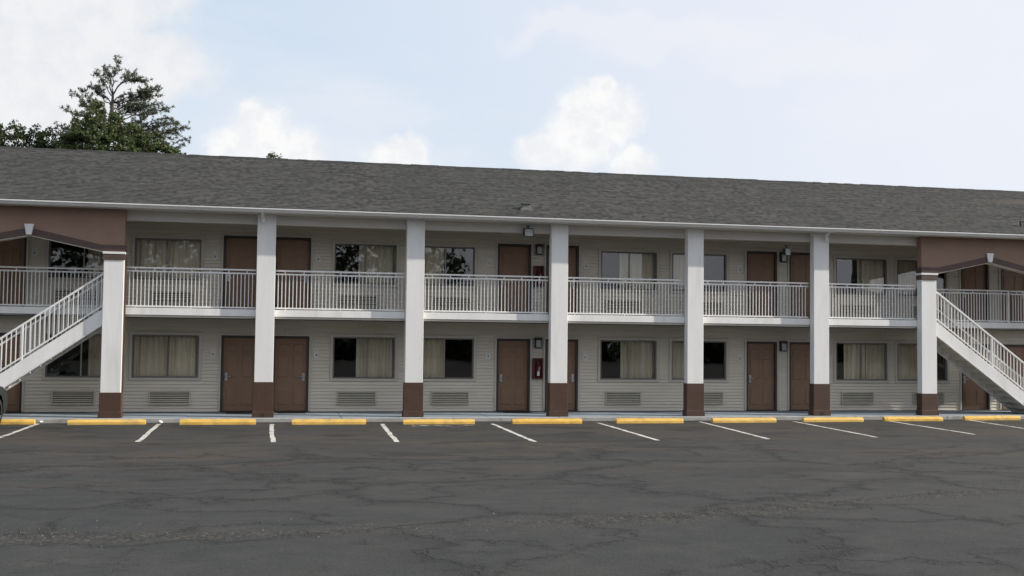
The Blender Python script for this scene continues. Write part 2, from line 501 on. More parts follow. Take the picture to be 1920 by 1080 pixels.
def leaf_mat(name, a, b_, c_, rough=0.6, trans=0.3):
    m = bpy.data.materials.new(name)
    m.use_nodes = True
    t = m.node_tree
    b = t.nodes['Principled BSDF']
    k = NG(t)
    geo = k.n('ShaderNodeNewGeometry')
    rnd = geo.outputs['Random Per Island']
    big = k.noise(geo.outputs['Position'], 1.6, 3)
    c = k.mix(rnd, a, b_)
    c = k.mix(k.m('MULTIPLY', k.ss(big, 0.42, 0.66), 0.75), c, c_)
    k.put(b.inputs['Base Color'], c)
    b.inputs['Roughness'].default_value = rough
    b.inputs['Specular IOR Level'].default_value = 0.3
    tl = k.n('ShaderNodeBsdfTranslucent')
    k.put(tl.inputs[0], c)
    mx = k.n('ShaderNodeMixShader')
    mx.inputs[0].default_value = trans
    k.put(mx.inputs[1], b.outputs[0])
    k.put(mx.inputs[2], tl.outputs[0])
    k.put(t.nodes['Material Output'].inputs[0], mx.outputs[0])
    return m


M_NEEDLE = leaf_mat('pine_needles', (0.090, 0.108, 0.072), (0.150, 0.168, 0.110), (0.120, 0.128, 0.088))
M_LEAFA = leaf_mat('leaf_green', (0.058, 0.085, 0.030), (0.108, 0.142, 0.050), (0.088, 0.088, 0.044))
M_LEAFB = leaf_mat('leaf_dark', (0.035, 0.060, 0.025), (0.070, 0.095, 0.038), (0.085, 0.105, 0.035))

# ================================================================== mesh helpers
MESH = {}


def add_box(bm, x0, x1, y0, y1, z0, z1):
    vs = [bm.verts.new((x, y, z)) for z in (z0, z1) for y in (y0, y1) for x in (x0, x1)]
    for f in ((0, 2, 3, 1), (4, 5, 7, 6), (0, 1, 5, 4), (2, 6, 7, 3), (0, 4, 6, 2), (1, 3, 7, 5)):
        bm.faces.new([vs[i] for i in f])


def add_prism(bm, pts, axis, a, b):
    """pts: outline; extruded along axis from a to b. axis 'x': pts are (y,z); 'y': (x,z)"""
    def P(p, q):
        return (q, p[0], p[1]) if axis == 'x' else ((p[0], q, p[1]) if axis == 'y' else (p[0], p[1], q))
    A = [bm.verts.new(P(p, a)) for p in pts]
    B = [bm.verts.new(P(p, b)) for p in pts]
    n = len(pts)
    bm.faces.new(A)
    bm.faces.new(list(reversed(B)))
    for i in range(n):
        j = (i + 1) % n
        bm.faces.new((A[i], B[i], B[j], A[j]))


def add_tube(bm, p0, p1, r0, r1=None, n=6):
    r1 = r0 if r1 is None else r1
    p0, p1 = Vector(p0), Vector(p1)
    ax = (p1 - p0).normalized()
    s = ax.orthogonal().normalized()
    t = ax.cross(s)
    A, B = [], []
    for i in range(n):
        a = 2 * math.pi * i / n
        o = s * math.cos(a) + t * math.sin(a)
        A.append(bm.verts.new(p0 + o * r0))
        B.append(bm.verts.new(p1 + o * r1))
    for i in range(n):
        j = (i + 1) % n
        bm.faces.new((A[i], A[j], B[j], B[i]))
    bm.faces.new(list(reversed(A)))
    bm.faces.new(B)


def fin(bm, name, m, bevel=0.0, seg=1, smooth=False):
    bmesh.ops.recalc_face_normals(bm, faces=bm.faces[:])
    if bevel:
        es = [e for e in bm.edges if len(e.link_faces) == 2 and e.calc_face_angle(0) > 0.5]
        bmesh.ops.bevel(bm, geom=es, offset=bevel, segments=seg, affect='EDGES', profile=0.5)
    me = bpy.data.meshes.new(name)
    bm.to_mesh(me)
    bm.free()
    if m:
        me.materials.append(m)
    if smooth:
        for p in me.polygons:
            p.use_smooth = True
    return me


def boxm(key, m, x0, x1, y0, y1, z0, z1, bevel=0.0):
    kk = (key, m.name, round(x0, 4), round(x1, 4), round(y0, 4), round(y1, 4), round(z0, 4), round(z1, 4), bevel)
    if kk not in MESH:
        bm = bmesh.new()
        add_box(bm, x0, x1, y0, y1, z0, z1)
        MESH[kk] = fin(bm, key, m, bevel)
    return MESH[kk]


def obj(name, me, parent=None, loc=(0, 0, 0), scale=None, rot=None):
    o = bpy.data.objects.new(name, me)
    COL.objects.link(o)
    o.location = loc
    if scale:
        o.scale = scale
    if rot:
        o.rotation_euler = rot
    if parent:
        o.parent = parent
    return o


def tag(o, label, cat, group=None, kind=None):
    if label:
        o['label'] = label
    if cat:
        o['category'] = cat
    if group:
        o['group'] = group
    if kind:
        o['kind'] = kind
    return o


def thing(name, label, cat, loc=(0, 0, 0), group=None):
    return tag(obj(name, None, None, loc), label, cat, group)


# ================================================================== dimensions (metres)
LOT_Z = -0.10
U0, U1 = -13.2, 31.5          # building ends
VW = 2.03                     # room wall plane
F2 = 2.80                     # upper floor
COLS = [-4.237, -0.418, 3.549, 7.591, 11.617, 15.537, 19.05]
GABLES = [(-8.35, -4.237), (19.05, 23.11)]
XCOLS = [-12.2, 27.0]
WINS = [-10.9, -5.33, -3.105, 2.348, 4.651, 10.267, 12.521, 17.965, 20.085, 25.5, 27.7]
DOORS = [-8.72, -7.29, -1.112, 0.291, 6.722, 8.189, 14.574, 15.999, 21.985, 23.43, 29.6]
WW, DW = 1.77, 1.02
WZ = [(0.955, 2.14), (3.66, 4.81)]
DZ = [(0.03, 2.15), (F2 + 0.005, 4.95)]

# ================================================================== ground
bm = bmesh.new()
add_box(bm, -260, 260, -200, 320, LOT_Z - 0.5, LOT_Z)
lot = obj('parking_lot', fin(bm, 'parking_lot', M_ASPH))
tag(lot, 'cracked grey asphalt parking lot in front of the motel', 'parking lot', kind='structure')

# painted stall lines, each a thin worn strip
LN = [((-5.86, -5.3), (-5.84, -0.5)), ((-2.89, -5.5), (-2.93, -0.75)), ((-0.12, -5.8), (-0.17, -1.0)), ((2.50, -6.0), (2.61, -1.06)),
      ((5.50, -6.2), (5.49, -1.18)), ((8.36, -6.1), (8.43, -1.03)), ((11.08, -6.0), (11.45, -0.8)), ((13.94, -5.75), (14.26, -0.85)),
      ((16.95, -5.2), (17.23, -0.6)), ((19.38, -5.0), (19.94, -0.6)), ((22.3, -5.0), (22.75, -0.6)), ((-8.85, -5.2), (-8.85, -0.5))]
for i, ((xa, ya), (xb, yb)) in enumerate(LN):
    bm = bmesh.new()
    n = 26
    rows = []
    for j in range(n + 1):
        t = j / n
        cx = xa + (xb - xa) * t + random.uniform(-.012, .012) + 0.012 * math.sin(t * 4 + i)
        cy = ya + (yb - ya) * t
        w = 0.052 + random.uniform(-.008, .008)
        rows.append((bm.verts.new((cx - w, cy, LOT_Z + 0.004)), bm.verts.new((cx + w, cy, LOT_Z + 0.004))))
    for a, b in zip(rows, rows[1:]):
        bm.faces.new((a[0], a[1], b[1], b[0]))
    obj('stall_line', fin(bm, 'stall_line', M_LINE), lot)
# remains of an old white stripe in front of one wheel stop
bm = bmesh.new()
rr = random.Random(3)
for j in range(46):
    x = rr.uniform(3.2, 5.0)
    y = -1.62 + rr.gauss(0, 0.10) - (0.25 if rr.random() < .2 else 0)
    a, b = rr.uniform(.03, .16), rr.uniform(.012, .03)
    pts = [(x + a * math.cos(q) * rr.uniform(.6, 1), y + b * math.sin(q) * rr.uniform(.6, 1)) for q in [k * 1.0472 for k in range(6)]]
    z = LOT_Z + 0.0035 + 0.00002 * j
    bm.faces.new([bm.verts.new((p[0], p[1], z)) for p in pts])
tag(obj('paint_remnant', fin(bm, 'paint_remnant', M_LINE), lot), None, None, kind='stuff')

# loose grit along the ravelled seam
bm = bmesh.new()
for j in range(2600):
    x = rr.uniform(-9, 13)
    y = -16.7 - 0.02 * x + 0.082 * max(x - 1, 0) ** 1.5 + rr.gauss(0, 0.40)
    if rr.random() < .10:
        x, y = rr.uniform(-10, 24), rr.uniform(-18, -2)
    s = rr.uniform(.004, .012) if rr.random() < .94 else rr.uniform(.012, .022)
    q = rr.uniform(0, 6.28)
    vs = [bm.verts.new((x + s * math.cos(q + w), y + s * math.sin(q + w), LOT_Z + 0.001)) for w in (0, 2.1, 4.2)]
    tp = bm.verts.new((x + rr.uniform(-.3, .3) * s, y, LOT_Z + s * rr.uniform(.6, 1.1)))
    for w in range(3):
        bm.faces.new((vs[w], vs[(w + 1) % 3], tp))
M_GRIT = mat('grit', (0.105, 0.10, 0.09), 0.9, 0.35, 9)
tag(obj('loose_grit', fin(bm, 'loose_grit', M_GRIT)), 'loose grit scattered along the broken asphalt seam', 'grit', kind='stuff')

# walkway: slab pieces with joints, and kerb stones along its front
walk = obj('walkway', boxm('walkway', M_CONC, U0 - 3, U1 + 3, -0.14, VW + .3, LOT_Z - 0.3, -0.012))
tag(walk, 'blue-grey concrete walkway along the ground floor rooms', 'walkway', kind='structure')
x = U0 - 3
while x < U1 + 3:
    w = 1.98
    obj('paving_slab', boxm('paving_slab', M_CONC, 0, w - 0.012, 0, VW + 0.02 + 0.13, -0.05, 0.012, 0.006), walk, (x, -0.13, -0.012))
    x += w
x = U0 - 3
while x < U1 + 3:
    w = 2.97
    obj('kerb', boxm('kerb', M_KERB, 0, w - 0.01, 0, 0.15, -0.3, 0.0, 0.012), walk, (x, -0.295, 0.002 + rr.uniform(-.004, .003)))
    x += w

# ================================================================== the building
B = thing('motel_building', 'long two-storey tan motel with white columns, brown doors and shingled roof', 'building')

# ---- backing wall with openings
OPEN = []
for k in (0, 1):
    for u in WINS:
        OPEN.append((u - WW / 2, u + WW / 2) + WZ[k])
    for u in DOORS:
        OPEN.append((u - DW / 2, u + DW / 2, DZ[k][0] - 0.02, DZ[k][1]))
xs = sorted(set([U0, U1] + [round(o[0], 4) for o in OPEN] + [round(o[1], 4) for o in OPEN]))
zs = sorted(set([0.0, 5.5] + [round(o[2], 4) for o in OPEN] + [round(o[3], 4) for o in OPEN]))
bm = bmesh.new()
vg = {}


def gv(x, z):
    if (x, z) not in vg:
        vg[(x, z)] = bm.verts.new((x, VW + 0.03, z))
    return vg[(x, z)]


for a, b in zip(xs, xs[1:]):
    for c, d_ in zip(zs, zs[1:]):
        mx, mz = (a + b) / 2, (c + d_) / 2
        if any(o[0] < mx < o[1] and o[2] < mz < o[3] for o in OPEN):
            continue
        bm.faces.new((gv(a, c), gv(b, c), gv(b, d_), gv(a, d_)))
ret = bmesh.ops.extrude_face_region(bm, geom=bm.faces[:])
bmesh.ops.translate(bm, verts=[e for e in ret['geom'] if isinstance(e, bmesh.types.BMVert)], vec=(0, 0.12, 0))
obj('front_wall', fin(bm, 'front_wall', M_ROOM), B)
obj('rear_wall', boxm('rear_wall', M_SIDING, U0, U1, 11.3, 11.45, LOT_Z, 5.5), B)
for uu in (U0, U1 - 0.15):
    obj('end_wall', boxm('end_wall', M_SIDING, uu, uu + 0.15, VW + 0.16, 11.29, LOT_Z, 5.5), B)
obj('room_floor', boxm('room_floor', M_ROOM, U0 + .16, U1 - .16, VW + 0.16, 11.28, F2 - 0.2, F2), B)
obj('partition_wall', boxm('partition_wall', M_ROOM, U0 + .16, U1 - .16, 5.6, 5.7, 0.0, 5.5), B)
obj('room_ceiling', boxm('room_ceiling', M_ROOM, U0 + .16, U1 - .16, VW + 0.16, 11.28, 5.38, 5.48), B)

# ---- siding panels (double four-inch lap), each panel its own piece
bm = bmesh.new()
prof = [(0.004, 0.0), (0.004, 0.035), (-0.032, 0.04), (-0.030, 0.12), (-0.008, 0.50), (0.004, 0.50), (0.004, 0.535), (-0.032, 0.54), (-0.030, 0.62), (-0.008, 0.999), (0.006, 0.999), (0.006, 0.0)]
add_prism(bm, prof, 'x', 0, 1)
SID = fin(bm, 'siding_panel', M_SIDING)
courses = []


def span(z0, z1, n):
    for i in range(n):
        courses.append((z0 + (z1 - z0) * i / n, z0 + (z1 - z0) * (i + 1) / n))


span(0.012, 0.955, 5)
span(0.955, 2.145, 6)
span(2.145, 2.60, 2)
span(F2, 3.66, 4)
span(3.66, 4.81, 6)
span(4.81, 4.95, 1)
span(4.95, 5.37, 2)
for (c0, c1) in courses:
    cuts = sorted((o[0] - 0.0, o[1] + 0.0) for o in OPEN if o[2] < (c0 + c1) / 2 < o[3])
    a = U0
    segs = []
    for (p, q) in cuts:
        segs.append((a, p))
        a = q
    segs.append((a, U1))
    for (p, q) in segs:
        if q - p > 0.05:
            k = max(1, int((q - p) / 3.0))
            st = [p] + [p + (q - p) * (j + rr.uniform(-.25, .25)) / k for j in range(1, k)] + [q]
            for a_, b_ in zip(st, st[1:]):
                obj('siding_panel', SID, B, (a_, VW + 0.022 + rr.uniform(-.002, .002), c0), (b_ - a_ - (0.004 if b_ < q else 0), 1, c1 - c0))


# ---- windows
def ring(key, m, w, h, t, y0, y1, bevel=0.0):
    """rectangular ring centred on x, from z=0 to h, bar width t going outwards"""
    kk = ('ring', key, m.name, w, h, t, y0, y1)
    if kk not in MESH:
        bm = bmesh.new()
        o = [(-w / 2 - t, -t), (w / 2 + t, -t), (w / 2 + t, h + t), (-w / 2 - t, h + t)]
        i_ = [(-w / 2, 0), (w / 2, 0), (w / 2, h), (-w / 2, h)]
        V = [[bm.verts.new((p[0], y, p[1])) for p in L] for y in (y0, y1) for L in (o, i_)]
        for s in range(4):
            e = (s + 1) % 4
            bm.faces.new((V[0][s], V[0][e], V[1][e], V[1][s]))
            bm.faces.new((V[2][s], V[3][s], V[3][e], V[2][e]))
            bm.faces.new((V[0][s], V[2][s], V[2][e], V[0][e]))
            bm.faces.new((V[1][s], V[1][e], V[3][e], V[3][s]))
        MESH[kk] = fin(bm, key, m, bevel)
    return MESH[kk]


def curtain_mesh(w, h, seed):
    r = random.Random(seed)
    bm = bmesh.new()
    n = max(8, int(w / 0.018))
    ph, fq = r.uniform(0, 6), r.uniform(30, 42)
    rows = []
    NZ = 5
    prev = None
    jit = [r.uniform(.4, 1.4) for _ in range(40)]
    for i in range(n + 1):
        x = w * i / n
        amp = 0.062 * jit[int(x * 7) % 40]
        colv = []
        for j in range(NZ + 1):
            t = j / NZ
            yy = amp * math.sin(fq * x + ph + 0.35 * math.sin(3 * t + x * 4)) + 0.012 * math.sin(fq * 2.1 * x + 1.3 * ph)
            colv.append(bm.verts.new((x, yy * (0.75 + 0.4 * (1 - t)), h * t)))
        if prev:
            for j in range(NZ):
                bm.faces.new((prev[j], colv[j], colv[j + 1], prev[j + 1]))
        prev = colv
    return fin(bm, 'curtain', M_CURT, smooth=True)


# curtain cover of each window: list of (from, to) as fractions of the opening; lower then upper
CUR = {
    0: {-10.9: [(0, 1)], -5.33: [(.60, 1)], -3.105: [(0, .5), (.5, 1)], 2.348: [(.38, 1)], 4.651: [(0, .52)], 10.267: [(.38, 1)], 12.521: [(0, .52)],
        17.965: [(.19, .62), (.62, 1)], 20.085: [(0, .62)], 25.5: [(.3, 1)], 27.7: [(0, .6)]},
    1: {-10.9: [(.3, 1)], -5.33: [(.55, 1)], -3.105: [(0, .5), (.5, 1)], 2.348: [(.40, 1)], 4.651: [(0, .50)], 10.267: [(.36, .62), (.62, 1)], 12.521: [(0, .55)],
        17.965: [(.45, 1)], 20.085: [(0, .45)], 25.5: [(.2, 1)], 27.7: [(0, .7)]}}
seed = 10
for k in (0, 1):
    for u in WINS:
        z0, z1 = WZ[k]
        h = z1 - z0
        fw = obj('window', ring('window_frame', M_BRONZE, WW - 0.08, h - 0.08, 0.04, 0.0, 0.10), B, (u, VW - 0.012, z0 + 0.04))
        obj('trim', ring('window_trim', M_TRIMT, WW, h, 0.075, -0.040, 0.03, 0.006), fw, (0, 0.012, -0.04))
        obj('mullion', boxm('mullion', M_MULL, -0.016, 0.016, 0.012, 0.085, 0.001, h - 0.081), fw, (0.02, 0, 0))
        obj('pane', boxm('pane', M_GLASS, -WW / 2 + 0.045, -0.006, 0.030, 0.034, 0.002, h - 0.082), fw)
        obj('pane', boxm('pane', M_GLASS, 0.046, WW / 2 - 0.045, 0.055, 0.059, 0.002, h - 0.082), fw)
        for (a, b) in CUR[k][u]:
            seed += 1
            obj('curtain', curtain_mesh((b - a) * (WW + 0.04), h + 0.12, seed), fw, (-(WW + .04) / 2 + a * (WW + .04), 0.16, -0.10))

# ---- doors
PAN = [(-0.21, 0.17, 0.27, 0.48), (0.21, 0.17, 0.27, 0.48), (-0.21, 0.95, 0.27, 0.62), (0.21, 0.95, 0.27, 0.62), (-0.21, 1.66, 0.27, 0.22), (0.21, 1.66, 0.27, 0.22)]


def panel_mesh(w, h):
    kk = ('dp', w, h)
    if kk not in MESH:
        bm = bmesh.new()
        # moulded panel: a raised bead round a slightly raised field
        add_box(bm, -w / 2, w / 2, -0.010, 0.0, 0, h)
        top = [f for f in bm.faces if f.normal.y < -0.5 or abs(f.calc_center_median().y + 0.010) < 1e-5]
        r = bmesh.ops.inset_individual(bm, faces=top, thickness=0.022, depth=-0.012)
        r = bmesh.ops.inset_individual(bm, faces=top, thickness=0.03, depth=0.008)
        MESH[kk] = fin(bm, 'panel', M_DOOR)
    return MESH[kk]


HL = {-8.72: 1, -7.29: -1, -1.112: -1, 0.291: 1, 6.722: -1, 8.189: 1, 14.574: -1, 15.999: 1, 21.985: -1, 23.43: 1, 29.6: -1}
for k in (0, 1):
    for u in DOORS:
        z0, z1 = DZ[k]
        hh = z1 - z0
        LW = DW - 0.13
        dr = obj('door', boxm('door', M_DOOR, -LW / 2, LW / 2, 0.0, 0.045, 0.012, hh - 0.075), B, (u, VW + 0.055, z0))
        for (px, pz, pw, ph) in PAN:
            obj('panel', panel_mesh(pw, ph), dr, (px, 0.0, pz))
        bm = bmesh.new()
        for (a, b, c, e) in ((-DW / 2 + .003, -LW / 2 - 0.003, 0.0, hh - 0.003), (LW / 2 + 0.003, DW / 2 - .003, 0.0, hh - 0.003), (-LW / 2 - 0.003, LW / 2 + 0.003, hh - 0.07, hh - 0.003)):
            add_box(bm, a, b, -0.075, 0.06, c, e)
        key = ('dframe', round(hh, 3))
        if key not in MESH:
            MESH[key] = fin(bm, 'frame', M_FRAME)
        else:
            bm.free()
        obj('frame', MESH[key], dr)
        key = ('dtrim', round(hh, 3))
        if key not in MESH:
            bm = bmesh.new()
            for (a, b, c, e) in ((-DW / 2 - 0.05, -DW / 2 + .002, 0.0, hh + 0.04), (DW / 2 - .002, DW / 2 + 0.05, 0.0, hh + 0.04), (-DW / 2 + .002, DW / 2 - .002, hh - .002, hh + 0.04)):
                add_box(bm, a, b, -0.092, -0.03, c, e)
            MESH[key] = fin(bm, 'trim', M_TRIMT)
        obj('trim', MESH[key], dr)
        s = HL[u]
        key = ('handle', s)
        if key not in MESH:
            bm = bmesh.new()
            add_box(bm, -0.04, 0.04, -0.028, 0.0, -0.13, 0.10)
            add_box(bm, -0.015, 0.015, -0.06, -0.028, -0.03, 0.0)
            add_box(bm, min(0, -s * 0.12), max(0, -s * 0.12), -0.075, -0.06, -0.027, -0.003)
            MESH[key] = fin(bm, 'handle', M_STEEL, 0.004)
        obj('handle', MESH[key], dr, (s * (LW / 2 - 0.085), 0.0, 0.98))
        obj('threshold', boxm('threshold', M_FRAME, -DW / 2, DW / 2, -0.10, 0.05, -0.012, 0.012), dr)

# ---- through-wall air conditioner grilles
AC = [(-11.9,), (-5.48,), (-2.97,), (2.15,), (4.85,), (10.10,), (12.74,), (17.80,), (20.28,), (25.7,), (27.9,)]
for k in (0, 1):
    for i, (u,) in enumerate(AC):
        z0 = 0.215 if k == 0 else 2.965
        h, w = 0.385, 1.10
        ac = obj('air_conditioner', ring('air_conditioner', M_AC, w - 0.05, h - 0.05, 0.025, -0.075, 0.05, 0.004), B, (u, VW - 0.005, z0 + 0.025))
        obj('grille_back', boxm('grille_back', M_DARK, -w / 2 + .03, w / 2 - .03, 0.0, 0.02, 0.0, h - 0.055), ac)
        n = 7
        for j in range(n):
            obj('slat', boxm('slat', M_AC, -w / 2 + .024, w / 2 - .024, -0.015, 0.015, -0.004, 0.004), ac, (0, -0.045, 0.018 + j * (h - 0.085) / (n - 1)), None, (R(52), 0, 0))

# ---- balcony slab and fascias
obj('balcony_slab', boxm('balcony_slab', M_SLAB, -4.62, 19.55, 0.30, VW + .02, 2.615, F2), B)
for (a, b) in ((U0, -4.625), (19.555, U1)):
    obj('balcony_slab', boxm('balcony_slab', M_SLAB, a, b, 1.28, VW + .02, 2.615, F2), B)
cw = 0.242
for a, b in zip(COLS, COLS[1:]):
    obj('fascia_board', boxm('fascia_board', M_WHITE, a + cw + .002, b - cw - .002, 0.25, 0.297, 2.655, 2.838, 0.006), B)
    obj('soffit_strip', boxm('soffit_strip', M_TRIMT, a + cw + .002, b - cw - .002, 0.285, 0.32, 2.60, 2.652), B)
for (a, b) in ((U0, -4.60), (19.53, U1)):
    obj('fascia_board', boxm('fascia_board', M_WHITE, a, b, 1.23, 1.277, 2.655, 2.838, 0.006), B)

# ---- columns
def column(u, gable=False, wide=0.484):
    w = wide / 2
    top = 4.06 if gable else 5.362
    zb = 0.65 if gable else 0.93
    c = obj('column', boxm('column', M_WHITE, -w, w, 0.0, 0.25, zb - 0.01, top, 0.008), B, (u, 0, 0))
    bm = bmesh.new()
    add_box(bm, -w - 0.018, w + 0.018, -0.018, 0.27, 0.0, zb)
    me = fin(bm, 'base', M_BROWN, 0.006)
    obj('base', me, c)
    obj('plinth', boxm('plinth', M_BROWN, -w - 0.04, w + 0.04, -0.045, 0.29, 0.0, 0.16, 0.012), c)
    if gable:
        obj('cap', boxm('cap', M_TRIMB, -w - 0.02, w + 0.02, -0.03, 0.26, 4.06, 4.20, 0.004), c)
        obj('cap_strip', boxm('cap_strip', M_WHITE, -w - 0.03, w + 0.03, -0.045, 0.265, 4.202, 4.262, 0.006), c)
    return c


for i, u in enumerate(COLS):
    c = column(u, i in (0, 6), 0.50 if i in (0, 6) else 0.484)
    if i in (1, 5):
        obj('weep_hole', boxm('weep_hole', M_DARK, -0.045, 0.035, -0.052, -0.04, 0.03, 0.11), c)
        # downspout elbow coming down from the gutter
        bm = bmesh.new()
        sx = -0.13 if i == 1 else 0.09
        add_tube(bm, (sx, -0.40, 5.40), (sx + .02, -0.10, 5.28), 0.045, 0.045, 8)
        add_tube(bm, (sx + .02, -0.10, 5.29), (sx + .04, -0.055, 5.12), 0.045, 0.04, 8)
        obj('downspout', fin(bm, 'downspout', M_GUT), c)
    if i == 0:
        obj('side_board', boxm('side_board', M_BROWN, 0.252, 0.285, 0.10, 0.25, 0.66, 4.05), c)
column(GABLES[0][0], True, 0.50)
column(GABLES[1][1], True, 0.50)
for u in XCOLS:
    column(u)

# ---- arched gable panels over the stairs
for (a, b) in GABLES:
    cxm = (a + b) / 2
    l, r = a - 0.25, b + 0.25
    zi, zt, za = 4.270, 4.435, 4.635        # spring underside, trim top at spring, apex underside
    sp = 0.30                             # flat part over the column (inner edge)
    bm = bmesh.new()
    add_prism(bm, [(l, 5.36), (l, zt - .01), (a + sp, zt - .01), (cxm, za + 0.17), (b - sp, zt - .01), (r, zt - .01), (r, 5.36)], 'y', 0.0, 0.25)
    gp = obj('gable_panel', fin(bm, 'gable_panel', M_STUCCO, 0.004), B)
    bm = bmesh.new()
    add_prism(bm, [(l - .015, zi), (a + sp, zi), (cxm, za), (b - sp, zi), (r + .015, zi), (r + .015, zt), (b - sp, zt), (cxm, za + 0.185), (a + sp, zt), (l - .015, zt)], 'y', -0.025, 0.268)
    obj('arch_trim', fin(bm, 'arch_trim', M_TRIMB), gp)
    bm = bmesh.new()
    add_prism(bm, [(a + sp - .05, zi - .018), (a + sp, zi - .018), (cxm, za - .018), (b - sp, zi - .018), (b - sp + .05, zi - .018), (b - sp + .05, zi - .002), (b - sp, zi - .002), (cxm, za - .002), (a + sp, zi - .002), (a + sp - .05, zi - .002)], 'y', -0.02, 0.262)
    obj('arch_lining', fin(bm, 'arch_lining', M_AC), gp)
    bm = bmesh.new()
    add_prism(bm, [(cxm - 0.062, za), (cxm + 0.062, za), (cxm + 0.115, za + 0.275), (cxm - 0.115, za + 0.275)], 'y', -0.09, -0.027)
    obj('keystone', fin(bm, 'keystone', M_WHITE, 0.008), gp)

# ---- header beam, soffit, gutter
obj('header_beam', boxm('header_beam', M_SOFFIT, U0, U1, 0.252, 0.45, 5.11, 5.359), B)
obj('soffit', boxm('soffit', M_SOFFIT, U0 - .4, U1 + .4, -0.44, VW + .02, 5.364, 5.39), B)
RF = obj('roof', None, B)
bm = bmesh.new()
gp_ = [(-0.452, 5.375), (-0.485, 5.362), (-0.500, 5.38), (-0.548, 5.424), (-0.575, 5.434), (-0.575, 5.458), (-0.563, 5.458), (-0.553, 5.437), (-0.495, 5.39), (-0.466, 5.39), (-0.466, 5.45), (-0.452, 5.45)]
add_prism(bm, gp_, 'x', U0 - .5, U1 + .5)
gut = obj('gutter', fin(bm, 'gutter', M_GUT), B)
for i in range(9):
    u = U0 + 2.2 + i * 4.85
    bm = bmesh.new()
    gs = [(p[0] - 0.004 if p[0] < -0.5 else p[0], p[1]) for p in gp_]
    add_prism(bm, [(-0.45, 5.372), (-0.488, 5.356), (-0.505, 5.376), (-0.552, 5.420), (-0.58, 5.430), (-0.58, 5.463), (-0.5, 5.455), (-0.45, 5.452)], 'x', u, u + 0.03)
    obj('gutter_joint', fin(bm, 'gutter_joint', M_GUT), gut)
obj('eave_board', boxm('eave_board', M_SOFFIT, U0 - .5, U1 + .5, -0.45, -0.425, 5.36, 5.45), B)

# roof: courses of shingles stepping up to the ridge (front) and a plain rear slope
NV = 42
v0, v1, rz0, rz1 = -0.50, 5.5, 5.452, 7.70
bm = bmesh.new()
rr = random.Random(5)
for i in range(NV):
    ta, tb = i / NV, (i + 1) / NV
    ya, yb = v0 + (v1 - v0) * ta, v0 + (v1 - v0) * tb
    za, zb = rz0 + (rz1 - rz0) * ta, rz0 + (rz1 - rz0) * tb
    prevv = None
    x = U0 - 0.5
    while x < U1 + 0.5 + 1e-6:
        q = rr.uniform(-.004, .004)
        cur = [bm.verts.new((x, ya - 0.004, za - 0.006)), bm.verts.new((x, ya - 0.006, za + 0.011 + q)), bm.verts.new((x, yb, zb + 0.001))]
        if prevv:
            bm.faces.new((prevv[0], cur[0], cur[1], prevv[1]))
            bm.faces.new((prevv[1], cur[1], cur[2], prevv[2]))
        prevv = cur
        x += 0.91
obj('shingle_course', fin(bm, 'shingle_course', M_SHIN), RF)['kind'] = 'stuff'
bm = bmesh.new()
add_prism(bm, [(-0.46, 5.44), (v1, 7.68), (11.9, 5.28), (11.9, 5.40), (v1, 7.705), (-0.47, 5.447)], 'x', U0 - .49, U1 + .49)
bmesh.ops.translate(bm, verts=bm.verts[:], vec=(0, 0, -0.012))
obj('roof_deck', fin(bm, 'roof_deck', M_SHIN), RF)
bm = bmesh.new()
x = U0 - .5
rr = random.Random(8)
while x < U1 + .5:
    dz = rr.uniform(-.006, .010)
    add_prism(bm, [(v1 - 0.15, rz1 - 0.055 + dz), (v1, rz1 + 0.035 + dz), (v1 + 0.15, rz1 - 0.055 + dz), (v1 + .15, rz1 - .075), (v1, rz1 + 0.012), (v1 - .15, rz1 - .075)], 'x', x, x + 0.31)
    x += 0.30
M_RIDGE = mat('ridge_shingle', (0.028, 0.028, 0.026), 0.9, 0.25, 6)
obj('ridge_cap', fin(bm, 'ridge_cap', M_RIDGE), RF)


def roof_z(v):
    return rz0 + (rz1 - rz0) * (v - v0) / (v1 - v0)


def roof_vent(u, v, w, h):
    bm = bmesh.new()
    z = roof_z(v)
    sl_ = (rz1 - rz0) / (v1 - v0)
    add_box(bm, u - w * .75, u + w * .75, v - .12, v + .25, z - 0.05, z + .012)
    add_prism(bm, [(v - .10, z - .02), (v - .10, z + h), (v + .10, z + h + .015), (v + .22, z + .06)], 'x', u - w / 2, u + w / 2)
    o = obj('roof_vent', fin(bm, 'roof_vent', M_CONCR, 0.006), RF)
    obj('vent_hood', boxm('vent_hood', M_CONCR, u - w / 2 - .02, u + w / 2 + .02, v - .14, v + .12, z + h + .016, z + h + .032), o)


roof_vent(6.70, 0.42, 0.24, 0.13)
bm = bmesh.new()
zz = roof_z(0.55)
add_tube(bm, (22.60, 0.55, zz - .05), (22.60, 0.55, zz + .15), 0.035, 0.035, 8)
add_tube(bm, (22.58, 0.55, zz + .15), (22.74, 0.55, zz + .17), 0.035, 0.035, 8)
obj('vent_pipe', fin(bm, 'vent_pipe', M_LANT), RF)

# ================================================================== railings
SP = 0.0975


